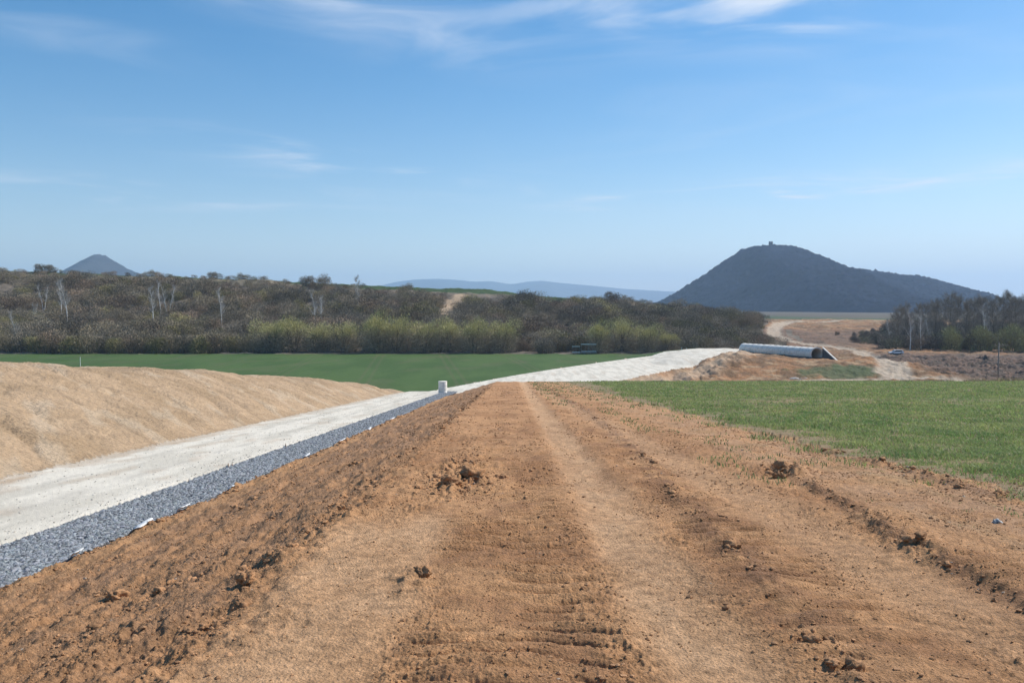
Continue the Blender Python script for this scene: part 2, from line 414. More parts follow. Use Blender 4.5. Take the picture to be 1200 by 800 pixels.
MAT['rubber']=flat_mat('black_rubber',(.02,.02,.02),.1,2,.8)
MAT['metal']=flat_mat('grey_metal',(.42,.43,.44),.1,4,.45,0,.6)
MAT['lamp']=flat_mat('clear_lamp',(.6,.6,.6),.05,2,.15)
MAT['redlamp']=flat_mat('red_lamp',(.35,.02,.02),.05,2,.2)
MAT['rail']=flat_mat('pale_rail_paint',(.78,.78,.75),.1,2,.6)
MAT['ceramic']=flat_mat('ceramic',(.35,.28,.22),.1,2,.3)
MAT['ruin']=flat_mat('ruin_stone',(.13,.12,.11),.3,.2,.95)
MAT['forest']=col_mat('mountain_forest',.45,.012,2.0,.06,detail=10)
MAT['forest'].node_tree.nodes['Principled BSDF'].inputs['Specular IOR Level'].default_value=0
MAT['far_forest']=col_mat('far_forest',.2,.004)

# ------------------------------------------------------------------ generic builders
class MB:
    def __init__(s): s.v=[];s.f=[]
    def add(s,V,Fc):
        o=len(s.v);s.v+= [tuple(p) for p in V];s.f+=[tuple(i+o for i in f) for f in Fc]
    def box(s,c,d,rz=0,taper=1,rx=0):
        cx,cy,cz=c;dx,dy,dz=[q/2 for q in d];V=[]
        for k,(sx,sy,sz) in enumerate([(-1,-1,-1),(1,-1,-1),(1,1,-1),(-1,1,-1),(-1,-1,1),(1,-1,1),(1,1,1),(-1,1,1)]):
            t=taper if sz>0 else 1
            x,y=sx*dx*t,sy*dy*t
            V.append((cx+x*math.cos(rz)-y*math.sin(rz),cy+x*math.sin(rz)+y*math.cos(rz),cz+sz*dz))
        s.add(V,[(3,2,1,0),(4,5,6,7),(0,1,5,4),(1,2,6,5),(2,3,7,6),(3,0,4,7)])
    def tube(s,p,q,r0,r1,n=6,cap=True):
        p=np.array(p,float);q=np.array(q,float);d=q-p;L=np.linalg.norm(d);d/=L+1e-9
        a=np.cross(d,(0,0,1) if abs(d[2])<.9 else (1,0,0));a/=np.linalg.norm(a);b=np.cross(d,a)
        V=[];
        for c,r in((p,r0),(q,r1)):
            for i in range(n):
                t=2*math.pi*i/n;V.append(c+(a*math.cos(t)+b*math.sin(t))*r)
        Fc=[(i,(i+1)%n,n+(i+1)%n,n+i) for i in range(n)]
        if cap: Fc+=[tuple(range(n))[::-1],tuple(range(n,2*n))]
        s.add(V,Fc)
    def lathe(s,prof,c=(0,0,0),n=32,axis='z'):
        V=[];m=len(prof)
        for i in range(n):
            t=2*math.pi*i/n
            for r,z in prof:
                if axis=='z': V.append((c[0]+r*math.cos(t),c[1]+r*math.sin(t),c[2]+z))
                else: V.append((c[0]+z,c[1]+r*math.cos(t),c[2]+r*math.sin(t)))
        Fc=[(i*m+j,((i+1)%n)*m+j,((i+1)%n)*m+j+1,i*m+j+1) for i in range(n) for j in range(m-1)]
        s.add(V,Fc)
    def build(s,name,mat,parent=None,smooth=False,bevel=0):
        me=bpy.data.meshes.new(name);me.from_pydata([tuple(map(float,p)) for p in s.v],[],s.f);me.update()
        me.materials.append(mat)
        if smooth:
            for p in me.polygons:p.use_smooth=True
        o=bpy.data.objects.new(name,me);COL.objects.link(o)
        if parent:o.parent=parent
        if bevel:
            b=o.modifiers.new('bevel','BEVEL');b.width=bevel;b.segments=2
        return o
def empty(name,label,cat,loc=(0,0,0),rz=0,group=None,scale=None):
    o=bpy.data.objects.new(name,None);COL.objects.link(o);o.empty_display_size=.2
    o.location=loc;o.rotation_euler=(0,0,rz)
    tag(o,label,cat,group)
    if scale:o.scale=scale
    return o
def tag(o,label=None,cat=None,group=None,kind=None):
    if label:o['label']=label
    if cat:o['category']=cat
    if group:o['group']=group
    if kind:o['kind']=kind
    return o
def copy_tree(o,parent=None):
    c=o.copy();COL.objects.link(c);c.parent=parent
    for ch in list(o.children):
        if ch.name in bpy.data.objects: copy_tree(ch,c)
    return c

# ------------------------------------------------------------------ ground
GP={(985,438):hit(985,438,150),(1003,433):hit(1003,433,150)}
build_terrain()
# small cap right below the camera
t=MB();n=48
V=[(0,0,0)]+[(.62*math.sin(2*math.pi*i/n),.62*math.cos(2*math.pi*i/n),-.03) for i in range(n)]
t.add(V,[(0,1+(i+1)%n,1+i) for i in range(n)])
o=t.build('ground',MAT['dirt_track']);tag(o,kind='structure')
a=o.data.color_attributes.new('Col','FLOAT_COLOR','POINT')
for d in a.data:d.color=(.36,.18,.09,1)

def ground_at(x,y):
    """final z incl. detail for the dirt"""
    x=np.asarray(x,float);y=np.asarray(y,float)
    return base_h(x,y)

# ------------------------------------------------------------------ clods / stones / blades
def rock_proto(seed,sub=1):
    import bmesh
    bm=bmesh.new();bmesh.ops.create_icosphere(bm,subdivisions=sub,radius=1)
    rs=np.random.RandomState(seed)
    for v in bm.verts:
        k=1+.17*rs.randn()
        v.co=v.co*max(.55,min(1.5,k))
        v.co.z*=.75
    co=np.array([v.co for v in bm.verts]);f=np.array([[v.index for v in p.verts] for p in bm.faces]);bm.free()
    return co,f
def scatter(name,pts,size,mat,cols,protos,flat=.8,smooth=False):
    n=len(pts);COs=[];Fs=[];CC=[];off=0
    which=RS.randint(0,len(protos),n)
    for k,(co,f) in enumerate(protos):
        s=np.nonzero(which==k)[0];m=len(s)
        if not m: continue
        a=RS.rand(m)*6.283;ca,sa=np.cos(a),np.sin(a)
        an=1+.35*RS.randn(m,3).clip(-1.5,1.5)*.6
        c=co[None]*an[:,None]*size[s][:,None,None]
        c[...,2]*=flat
        x=c[...,0]*ca[:,None]-c[...,1]*sa[:,None];y=c[...,0]*sa[:,None]+c[...,1]*ca[:,None]
        c=np.stack([x,y,c[...,2]],-1)+pts[s][:,None]
        COs.append(c.reshape(-1,3));Fs.append((f[None]+(np.arange(m)*len(co))[:,None,None]).reshape(-1,3)+off)
        CC.append(np.repeat(cols[s],len(co),0));off+=m*len(co)
    return np_mesh(name,np.concatenate(COs),np.concatenate(Fs),mat,np.concatenate(CC),smooth)
PRO=[rock_proto(i,1) for i in range(5)]
PRO0=[rock_proto(40+i,0) for i in range(6)] if False else PRO
PRO2=[rock_proto(20+i,2) for i in range(4)]
def _ico(n):
    import bmesh
    bm=bmesh.new();bmesh.ops.create_icosphere(bm,subdivisions=n,radius=1)
    co=np.array([v.co for v in bm.verts]);f=np.array([[v.index for v in p.verts] for p in bm.faces]);bm.free();return co,f
PRO3=_ico(4)
def dens_sample(n,xr,yr,fn,ypow=1.0):
    x=xr[0]+(xr[1]-xr[0])*RS.rand(n);y=yr[0]*(yr[1]/yr[0])**RS.rand(n)
    p=fn(x,y);k=RS.rand(n)<p
    return x[k],y[k]
def clod_density(x,y):
    p=.012+0*x
    p=p+.7*bump(x,-2.15+.3*noise(y/1.5,y*0,401),.33)*ss(-.1,.5,noise(y*.8,x,402)+.2)
    p=p+.5*bump(x,-3.4,.5)*ss(0,.5,noise(y*.7,x*.7,403))
    p=p+.5*bump(x,-5.4,.8)*ss(.1,.6,noise(y*.5,x*.9,404))
    p=p+.6*bump(x,-7.6,.3)*.7
    p=p+.45*bump(x,ridgeC(y),.2)*ss(-.1,.4,noise(y*.8,x*0,405))
    p=p+.6*bump(x,ridgeA(y),.12)*(y>5)*(y<13)
    p=p+.5*bump(x,ridgeB(y),.25)*(y>9.5)*(y<17)
    p=p+1.2*np.exp(-(((x+.65)/.4)**2+((y-11.5)/1.2)**2))+.9*np.exp(-(((x+.9)/.3)**2+((y-14)/1.8)**2))
    p=p+1.2*np.exp(-(((x-4.35)/.3)**2+((y-12.6)/.5)**2))
    p=p+.25*ss(.25,.6,fbm(x*.8,y*.6,2,406))
    p=p*(1-.85*np.clip(masks(x,y)['pale1']+masks(x,y)['pale0'],0,1))
    return np.clip(p,0,1)
x,y=dens_sample(150000,(-8,8.5),(3.6,70),clod_density)
sz=.005+.014*RS.rand(len(x))**3+.0006*y
big=(RS.rand(len(x))<.05)&(clod_density(x,y)>.3)
sz=np.where(big,sz+.015+.035*RS.rand(len(x))**2,sz)
z=base_h(x,y)+dirt_h(x,y,np.hypot(x,y))
pts=np.stack([x,y,z+sz*.15],-1)
cc=np.array([.44,.24,.12])*(0.7+.5*RS.rand(len(x),1))
cc=np.where(RS.rand(len(x),1)<.015,np.array([[.42,.33,.25]]),cc)
PROB=[]
for q_ in range(6):
    c3,f3=_ico(3);q=c3*1.6+q_*4.1
    PROB.append((c3*(1+.6*fbm(q[:,0]+q[:,2]*.7,q[:,1]-q[:,2]*.6,3,800+q_,.65))[:,None]*np.array([1.1,.95,.8]),f3))
o=scatter('soil_clods',pts[~big],sz[~big],MAT['clod'],cc[~big],PRO,smooth=False)
ob=scatter('soil_lumps',pts[big],sz[big],MAT['clod'],np.array([.44,.235,.115])*(.75+.4*RS.rand(int(big.sum()),1)),PROB,smooth=True)
tag(ob,'rough fist sized soil lumps gathered along the ruts and the slope edge','soil lumps',kind='stuff')
tag(o,'crumbled brown soil clods strewn over the dirt track and its side slope','soil clods',kind='stuff')

n_=260000
x=-8+17*RS.rand(n_);y=3.7*(26/3.7)**RS.rand(n_)
mm=masks(x,y)
p=(.10+.9*ss(.0,.55,fbm(x*1.3,y*.9,4,451,.6)+.25*noise(x*6,y*6,452)))*(1-.75*np.clip(mm['pale1']+mm['pale0']+.7*mm['pale2'],0,1))*(1-ss(16,26,y)*.6)
k=(RS.rand(n_)<p*.62)&(np.abs(x)<y*.68+.5);x,y=x[k],y[k]
sz=(.0028+.008*RS.rand(len(x))**3)*(.75+.055*y)
z=base_h(x,y)+dirt_h(x,y,np.hypot(x,y))
print('crumbs',len(x))
cc=np.array([.40,.215,.10])*(0.7+.55*RS.rand(len(x),1))
o=scatter('soil_crumbs',np.stack([x,y,z+sz*.2],-1),sz,MAT['clod'],cc,PRO,smooth=False)
tag(o,'fine loose orange soil crumbs littering the dirt track','soil crumbs',kind='stuff')
# a few big lumps one can point at
def lump(x,y,s,label,name='soil_lump',cat='soil lump',mat='clod',col=(.42,.225,.11),group=None,seed=0):
    co,f=PRO3;rs=np.random.RandomState(seed)
    nn=co/np.linalg.norm(co,axis=1)[:,None];q=nn*1.7+seed*5.3
    k=1+.55*fbm(q[:,0]+q[:,2]*.7,q[:,1]-q[:,2]*.6,4,700+seed,.65)
    c=nn*k[:,None]*s*np.array([1.15,.95,.75])
    zz=gz(x,y)+float(dirt_h(np.array([x]),np.array([y]),np.array([math.hypot(x,y)]))[0])
    o=np_mesh(name,c,f,MAT[mat],np.tile(col,(len(c),1)),True)
    o.location=(x,y,zz+s*.2);o.rotation_euler=(0,0,rs.rand()*6)
    return tag(o,label,cat,group)
lump(4.32,12.75,.115,'dark upright soil lump at the far end of the long rut beside the grass')
lump(4.05,12.2,.085,'lower soil lump just left of the upright lump by the rut',seed=1)
lump(-.55,11.6,.16,'largest dark soil lump in the pile on the left half of the track',seed=2)
lump(-.85,11.0,.11,'smaller soil lump in front of the dark pile left of the track middle',seed=3)
lump(-.7,6.25,.055,'small loose soil lump near the bottom centre of the dirt track',seed=4)
lump(-3.9,7.9,.09,'rounded soil lump on the lower left side slope',seed=5)
lump(-2.2,6.6,.07,'soil lump at the broken edge of the side slope',seed=6)
lump(5.05,8.35,.04,'pale grey stone lying on bare soil at the right edge below the grass','stone','stone','stone',(.5,.5,.48),seed=7)

# crushed grey stone of the strip
def strip_pts(n,y0,y1):
    y=y0*(y1/y0)**RS.rand(n)
    x=-8.03-1.86*RS.rand(n)
    return x,y
x,y=strip_pts(34000,9,119)
sz=(.035+.035*RS.rand(len(x)))*(1+np.clip(y-18,0,60)*.012)
z=-.075*y-1.87+.10*(x<-9.9)+.03
pts=np.stack([x+(.05*noise(y,x,5)),y,z+.015*RS.rand(len(x))+.02],-1)
cc=np.array([.245,.255,.262])*(.5+.95*RS.rand(len(x),1))*(1+.02*RS.randn(len(x),3))
o=scatter('gravel',pts,sz,MAT['stone'],np.clip(cc,.02,.6),PRO,flat=.7)
tag(o,'coarse blue grey crushed stone filling the drainage strip beside the white road','gravel',kind='stuff')

y=14*(110/14.)**RS.rand(2600);x=-10.1-5.8*RS.rand(len(y))**np.where(RS.rand(len(y))<.5,1,3)
sz=(.007+.02*RS.rand(len(x))**3)*(1+y*.01);z=base_h(x,y)+.01
cc=np.array([.62,.57,.49])*(.7+.5*RS.rand(len(x),1))
o=scatter('loose_stones',np.stack([x,y,z],-1),sz,MAT['stone'],cc,PRO,flat=.7)
tag(o,'loose pale pebbles scattered over the crushed stone road','loose stones',kind='stuff')
# young crop: blades
def blades(name,n,sampler,h,w,col,lean=.5,label=''):
    x,y=sampler(n);m=len(x)
    z=ground_at(x,y)+.01
    hh=h(x,y)*(.6+.7*RS.rand(m));ww=w(x,y)*(.7+.6*RS.rand(m))
    a=RS.rand(m)*6.283;l=lean*(.2+.9*RS.rand(m))*hh;la=RS.rand(m)*6.283
    bx,by=np.cos(a)*ww,np.sin(a)*ww
    tx,ty=np.cos(la)*l,np.sin(la)*l
    p0=np.stack([x-bx,y-by,z-.02],-1);p1=np.stack([x+bx,y+by,z-.02],-1)
    p2=np.stack([x+bx*.7+tx*.4,y+by*.7+ty*.4,z+hh*.62],-1);p3=np.stack([x-bx*.7+tx*.4,y-by*.7+ty*.4,z+hh*.62],-1)
    p4=np.stack([x+tx,y+ty,z+hh],-1)
    co=np.stack([p0,p1,p2,p3,p4],1).reshape(-1,3)
    b=(np.arange(m)*5)[:,None]
    f=np.concatenate([b+np.array([[0,1,2]]),b+np.array([[0,2,3]]),b+np.array([[3,2,4]])])
    c=col(x,y)*(.7+.6*RS.rand(m,1))
    dry=RS.rand(m,1)<.2
    c=np.where(dry,np.array([[.40,.36,.19]])*(.6+.6*RS.rand(m,1)),c)
    o=np_mesh(name,co,f,MAT['blade'],np.repeat(c,5,0))
    return tag(o,label,'grass',kind='stuff')
def crop_sampler(n):
    y=9*(99/9.)**RS.rand(int(n*1.7))
    r=RS.rand(len(y));x=5.6+(np.minimum(.72*y+3,90)-5.6)*r
    ge=6.35+.5*fbm(x/3,y/1.3,3,151)-.3*ss(20,60,y)
    t=x-ge+.5*fbm(x/1.5,y/3,2,415)+.5*fbm(x*1.1,y*1.1,2,412)
    t=t-ss(40,90,y)*2.5
    p=.07*(t>-1.6)*(noise(x*1.3,y*1.3,411)>.1)+.93*ss(-.1,1.6,t)*(.22+.78*ss(-.35,.3,fbm(x*.9,y*.45,3,413)))
    row=.75+.25*np.sin(x*2*math.pi/.28)
    k=(RS.rand(len(x))<p*row)&(x>4.2)
    x,y=x[k][:n],y[k][:n]
    cx=x+.03*RS.randn(len(x));return cx,y
blades('crop_grass',330000,crop_sampler,
    lambda x,y:.07+.0008*y+.035*noise(x*.7,y*.7,421),lambda x,y:.0030+.00040*y,
    lambda x,y:np.array([.27,.345,.115])+np.outer(fbm(x/1.6,y/2.6,3,422),np.array([.13,.09,.04])),
    1.15,'short green cereal crop growing on the field right of the dirt track')
def fleck(n):
    x=3.3+4*RS.rand(n);y=8*(95/8.)**RS.rand(n)
    x=np.where(y>34,1.8+(x-3.3)*1.2,x)
    k=(fbm(x*1.0,y*.45,3,221)>.2)&(noise(x*4,y*3,222)>-.1)
    return x[k],y[k]
blades('weed_tufts',14000,fleck,lambda x,y:.04+.0008*y,lambda x,y:.004+.0004*y,
    lambda x,y:np.tile(np.array([.20,.25,.10]),(len(x),1)),1.2,'sparse green weeds sprouting from bare soil between track and field')
# pale dry grass fringe on the far lip of the field
def fringe(n):
    x=9+62*RS.rand(n);y=98+3*noise(x/12,x*0,51)+.4*RS.randn(n)
    k=(noise(x*.5,y*0,431)+.5*noise(x*2,y,432)+(x-45)/60)>-.1
    return x[k],y[k]
o=blades('dry_grass',9000,fringe,lambda x,y:.16+.45*ss(40,64,x)*(.4+.6*RS.rand(len(x))),lambda x,y:.025+0*x,
    lambda x,y:np.tile(np.array([.30,.235,.16]),(len(x),1)),.35,'pale dry grass stalks along the far lip of the green field')

# ------------------------------------------------------------------ geotextile
gi=0
LAB=['tiny','long','short folded','small','crumpled','thin','short','faint far']
for (yy,L,W) in((14.6,.28,.10),(17.2,.75,.2),(19.4,.42,.13),(22.8,.45,.14),(31,.7,.16),(37.5,.8,.16),(44.7,1.0,.18),(53,1.3,.2)):
    mb=MB();nx,ny=5,14;V=[]
    for j in range(ny):
        for i in range(nx):
            s=i/(nx-1)-.5;tt=j/(ny-1)-.5
            w=W*(1-1.3*abs(tt)**2)*(1+.12*math.sin(j*1.1+gi))
            V.append((s*w*1.4,tt*L,.01+.03*math.cos(s*3)+.008*math.sin(j*1.7+i*1.3+gi)+.09*(s+.5)))
    mb.add(V,[(j*nx+i,j*nx+i+1,(j+1)*nx+i+1,(j+1)*nx+i) for j in range(ny-1) for i in range(nx-1)])
    g=mb.build('geotextile_flap',MAT['fabric'],smooth=True)
    sm=g.modifiers.new('thick','SOLIDIFY');sm.thickness=.008
    g.location=(-7.93,yy,gz(-7.93,yy)+.08);g.rotation_euler=(0,0,.12*math.sin(gi*2.3))
    ordn=['nearest the camera','second from the camera','third from the camera','fourth from the camera','fifth from the camera','sixth from the camera','seventh from the camera','farthest along the strip'][gi]
    tag(g,'%s white geotextile scrap at the grey gravel edge, %s'%(LAB[gi],ordn),'fabric scrap','white fabric scraps along the gravel edge')
    gi+=1

# ------------------------------------------------------------------ manhole
mx,my=-9.6,112.0;mz=gz(mx,my)
mh=empty('manhole_shaft','pale concrete manhole shaft standing upright beside the white road','manhole shaft',(mx,my,mz-.1))
for k in range(3):
    mb=MB();z0=k*.56;h=.545
    mb.lathe([(.47,z0),(.585,z0),(.60,z0+.02),(.60,z0+h-.03),(.585,z0+h),(.47,z0+h),(.47,z0)],n=36)
    mb.build('shaft_ring',MAT['concrete'],mh,True).modifiers.new('es','EDGE_SPLIT').split_angle=R(35)
mb=MB();mb.lathe([(.0,1.665),(.56,1.665),(.61,1.68),(.61,1.78),(.58,1.80),(0,1.80)],n=36)
mb.build('cover_slab',MAT['concrete'],mh,True).modifiers.new('es','EDGE_SPLIT').split_angle=R(35)

# ------------------------------------------------------------------ culvert
pa=np.array(hit(873,411,150)+(0,));pb=np.array(hit(962,419,150)+(0,))
pa=np.array([62.0,216.0]);pb=np.array([68.2,181.0])
za=CAMZ+ray(873,411.5)[2]*216;zb=CAMZ+ray(962,418.5)[2]*181
L=float(np.hypot(*(pb-pa)));rz=math.atan2(pb[1]-pa[1],pb[0]-pa[0])
cv=empty('culvert','long pale concrete culvert pipe lying on the orange bench below the mountain','culvert',(pa[0],pa[1],za),rz)
slope=(zb-za)/L
Rr=1.5
nseg=12
for k in range(nseg):
    mb=MB();x0=k*L/nseg;x1=(k+1)*L/nseg-.03
    V=[];m=22
    def ring(x,r):
        out=[]
        for i in range(m+1):
            t=math.pi*(1.18-1.36*i/m)
            out.append((x,r*math.cos(t),Rr*.42+slope*x+r*math.sin(t)))
        return out
    prof=[(x0,Rr),(x0+.02,Rr+.07),(x0+.28,Rr+.07),(x0+.3,Rr),(x1,Rr),(x1,Rr-.16),(x0,Rr-.16),(x0,Rr)]
    if k==nseg-1: prof=[(x0,Rr),(x0+.02,Rr+.07),(x0+.28,Rr+.07),(x0+.3,Rr),(x1-.5,Rr),(x1-.48,Rr+.12),(x1,Rr+.12),(x1,Rr-.16),(x0,Rr-.16),(x0,Rr)]
    for p in prof: V+=ring(*p)
    nn=m+1
    mb.add(V,[(a*nn+i,a*nn+i+1,(a+1)*nn+i+1,(a+1)*nn+i) for a in range(len(prof)-1) for i in range(m)])
    mb.build('pipe_section',MAT['concrete'],cv,True).modifiers.new('es','EDGE_SPLIT').split_angle=R(35)
# foundation strips + sloping wing wall at the mouth
mb=MB()
for s in(-1,1):
    V=[(-.3,s*1.2,-.5),(L+.1,s*1.2,-.5+slope*L),(L+.1,s*1.6,-.5+slope*L),(-.3,s*1.6,-.5),(-.3,s*1.2,.05),(L+.1,s*1.2,.05+slope*L),(L+.1,s*1.6,.05+slope*L),(-.3,s*1.6,.05)]
    mb.add(V,[(3,2,1,0),(4,5,6,7),(0,1,5,4),(1,2,6,5),(2,3,7,6),(3,0,4,7)])
mb.build('footing',MAT['concrete_dark'],cv)
for s in(1,):
    mb=MB();zt=slope*L+Rr*1.38;zl=slope*L-.9
    yo=s*1.4;y2=s*2.1
    V=[(L+.02,yo-.12,zl),(L+6.0,y2-.12,zl-.6),(L+6.0,y2-.12,zl-.35),(L+.02,yo-.12,zt),(L+.02,yo+.12,zl),(L+6.0,y2+.12,zl-.6),(L+6.0,y2+.12,zl-.35),(L+.02,yo+.12,zt)]
    mb.add(V,[(0,1,2,3),(7,6,5,4),(0,4,5,1),(1,5,6,2),(2,6,7,3),(3,7,4,0)])
    mb.build('wing_wall',MAT['concrete_dark'],cv)
    mb=MB();a0,b0,c0=L+.0,yo,zt+.003;a1,b1,c1=L+6.05,y2,zl-.35+.003
    V=[(a,b+q,c+h) for h in(0,.16) for (a,b,c,q) in((a0,b0,c0,-.17),(a1,b1,c1,-.17),(a1,b1,c1,.17),(a0,b0,c0,.17))]
    mb.add(V,[(3,2,1,0),(4,5,6,7),(0,1,5,4),(1,2,6,5),(2,3,7,6),(3,0,4,7)]);mb.build('coping',MAT['concrete'],cv)

# ------------------------------------------------------------------ car
def car(x,y,rz,label):
    e=empty('parked_car',label,'car',(x,y,gz(x,y)-.02),rz)
    prof=[(-2.0,.32),(-2.05,.62),(-1.95,.92),(-1.55,1.0),(-1.75,.97)]
    def hull(name,P,half,mat,inset=0):
        mb=MB();n=len(P)
        V=[(px,-half*(w),pz) for px,pz,w in P]+[(px,half*(w),pz) for px,pz,w in P]
        mb.add(V,[tuple(range(n)),tuple(range(2*n-1,n-1,-1))]+[(i+n,(i+1)%n+n,(i+1)%n,i) for i in range(n)])
        return mb.build(name,mat,e,bevel=.05)
    hull('body',[(-2.02,.30,.95),(2.0,.30,.95),(2.08,.5,.92),(2.02,.72,.92),(1.05,.92,.98),(-1.9,.98,.97),(-2.08,.7,.95)],.87,MAT['paint_white'])
    hull('cabin',[(-1.88,.96,.93),(1.1,.90,.95),(.45,1.38,.80),(.2,1.45,.78),(-1.3,1.46,.78),(-1.62,1.36,.80)],.86,MAT['paint_white'])
    for s in(-1,1):
        mb=MB();V=[(-1.55,s*.81,1.0),(.82,s*.825,.98),(.3,s*.71,1.34),(-1.35,s*.70,1.36)]
        V=[(a,b+s*.03,c) for a,b,c in V]+V
        mb.add(V,[(0,1,2,3),(7,6,5,4),(0,4,5,1),(1,5,6,2),(2,6,7,3),(3,7,4,0)]);mb.build('side_window',MAT['glass'],e)
    mb=MB();V=[(1.06,-.70,.95),(1.06,.70,.95),(.52,.62,1.36),(.52,-.62,1.36)];V=[(a+.035,b,c+.02) for a,b,c in V]+V
    mb.add(V,[(0,1,2,3),(7,6,5,4),(0,4,5,1),(1,5,6,2),(2,6,7,3),(3,7,4,0)]);mb.build('windscreen',MAT['glass'],e)
    mb=MB();V=[(-1.90,-.68,1.0),(-1.90,.68,1.0),(-1.66,.6,1.34),(-1.66,-.6,1.34)];V=[(a-.035,b,c+.01) for a,b,c in V]+V
    mb.add(V,[(0,1,2,3),(7,6,5,4),(0,4,5,1),(1,5,6,2),(2,6,7,3),(3,7,4,0)]);mb.build('rear_window',MAT['glass'],e)
    for px in(-1.3,1.28):
        for s in(-1,1):
            mb=MB();mb.tube((px,s*.66,.32),(px,s*.90,.32),.32,.32,20);w=mb.build('wheel',MAT['rubber'],e)
            mb=MB();mb.tube((px,s*.90,.32),(px,s*.915,.32),.19,.17,14);mb.build('rim',MAT['metal'],w)
    for s in(-1,1):
        mb=MB();mb.box((2.06,s*.6,.66),(.05,.32,.13));mb.build('headlight',MAT['lamp'],e)
        mb=MB();mb.box((-2.08,s*.66,.78),(.05,.22,.16));mb.build('tail_light',MAT['redlamp'],e)
cx,cy=hit(1050,415.5,150)
print('car at',cx,cy)
car(cx,cy,R(172),'small white car parked at the edge of the bare wood beside the dirt tracks')

# ------------------------------------------------------------------ utility pole
px,py=92.6,154.;pz=gz(px,py)
up=empty('utility_pole','thin grey wooden utility pole with crossarm behind the green field','utility pole',(px,py,pz-.2),R(8))
topz=CAMZ+ray(1171,402)[2]*154-pz+.2
mb=MB();mb.tube((0,0,0),(0,0,topz),.15,.10,10);mb.build('pole',MAT['wood'],up,True)
mb=MB();mb.box((.55,0,topz-.45),(2.9,.12,.12));mb.build('crossarm',MAT['wood'],up)
mb=MB();mb.box((0.1,0,topz-1.3),(1.3,.1,.1));mb.build('lower_crossarm',MAT['wood'],up)
for ix in(-.75,0.0,.85,1.85):
    mb=MB();mb.lathe([(.0,0),(.05,0),(.09,.05),(.05,.1),(.08,.16),(.04,.24),(0,.26)],(ix,.0,topz-.39+(.4 if ix==0 else 0)),12)
    mb.build('insulator',MAT['ceramic'],up,True)

# ------------------------------------------------------------------ footbridge / barrier / posts
def rail_thing(name,label,cat,u,v0,v1,w,rails,posts,deck=False,Y=245.5):
    d=ray(u,v1);x=d[0]*Y;y=Y;z=CAMZ+d[2]*Y
    g=gz(x,y);e=empty(name,label,cat,(x,y,z))
    H=(v1-v0)/F*Y
    for k in range(rails):
        mb=MB();zz=H-k*H/max(1,rails-.8);mb.box((0,0,zz-.1),(w,.10,.20));mb.build('rail',MAT['rail'],e)
    for k in range(posts):
        mb=MB();xx=-w/2+.08+(w-.16)*k/(posts-1);mb.box((xx,.10,(H+min(0,g-z-.3))/2),(.12,.1,H-min(0,g-z-.3)));mb.build('post',MAT['wood'],e)
    if deck:
        mb=MB();mb.box((0,.9,-.12),(w+.6,1.7,.22));mb.build('deck',MAT['wood'],e)
        mb=MB();mb.box((0,1.75,H-.1),(w,.08,.10));mb.build('far_rail',MAT['rail'],e)
rail_thing('barrier','short pale two rail barrier at the foot of the scrub right of the round bush','barrier',675,405.5,413.5,2.4,2,3)
rail_thing('footbridge','small footbridge with pale railings half hidden under the willows beyond the field','footbridge',690,403,413,4.6,2,5,True)
for (u,v0,v1,yy,lab,nm,w) in((93,418.5,425,128,'thin pale survey stake standing behind the sandy bank at the left','survey_stake',.06),
                       (799,407,413.5,228,'short white marker post left of a second at the far end of the white road','marker_post',.14),
                       (805,407.5,413.5,230,'slightly shorter white marker post right of its twin by the far road end','marker_post',.14)):
    d=ray(u,v0);x=d[0]*yy;zt=CAMZ+d[2]*yy;g=gz(x,yy)
    zb_=min(g-.2,CAMZ+ray(u,v1)[2]*yy)
    if zt-zb_>2.6: zb_=zt-2.6
    mb=MB();mb.box((0,0,(zt-zb_)/2),(w,w,zt-zb_),taper=.85)
    mb.add([(-w*.42,-w*.42,zt-zb_+.001),(w*.42,-w*.42,zt-zb_+.001),(w*.42,w*.42,zt-zb_+.001),(-w*.42,w*.42,zt-zb_+.001),(0,0,zt-zb_+w*.6)],[(0,1,4),(1,2,4),(2,3,4),(3,0,4)])
    o=mb.build(nm,MAT['rail']);o.location=(x,yy,zb_);tag(o,lab,'stake' if nm=='survey_stake' else 'post')
# pale slabs lying by the orange slope
for k,(u,v,s,lab) in enumerate([(931,444.6,1.1,'flat white slab lying at the foot of the orange slope behind the field'),(938,445,.7,'smaller pale slab just right of the flat white slab behind the field'),(944,444.5,.5,'smallest pale chunk right of both slabs behind the field')]):
    x,y=hit(u,v,150)
    co,f=PRO[k];o=np_mesh('rubble_slab',co*np.array([s,.5*s,.28*s])*.8,f,MAT['stone'],np.tile((.55,.52,.47),(len(co),1)))
    o.location=(x,y,gz(x,y)+.2);tag(o,lab,'slab')

# ------------------------------------------------------------------ vegetation
def rnd(a,b): return random.uniform(a,b)
class Twigs:
    """thin tapering twig strips collected as one mesh"""
    def __init__(s): s.p=[];s.d=[];s.l=[];s.w=[];s.c=[]
    def add(s,p,d,l,w,c): s.p.append(p);s.d.append(d);s.l.append(l);s.w.append(w);s.c.append(c)
    def arrays(s):
        p=np.array(s.p);d=np.array(s.d);d/=np.linalg.norm(d,axis=1)[:,None]+1e-9
        l=np.array(s.l)[:,None];w=np.array(s.w)[:,None];c=np.array(s.c)
        r=RS.randn(len(p),3);a=np.cross(d,r);a/=np.linalg.norm(a,axis=1)[:,None]+1e-9
        co=np.stack([p-a*w/2,p+a*w/2,p+d*l],1).reshape(-1,3)
        f=np.arange(len(p)*3).reshape(-1,3)
        return co,f,np.repeat(c,3,0)
def unit(v): v=np.array(v,float);return v/(np.linalg.norm(v)+1e-9)
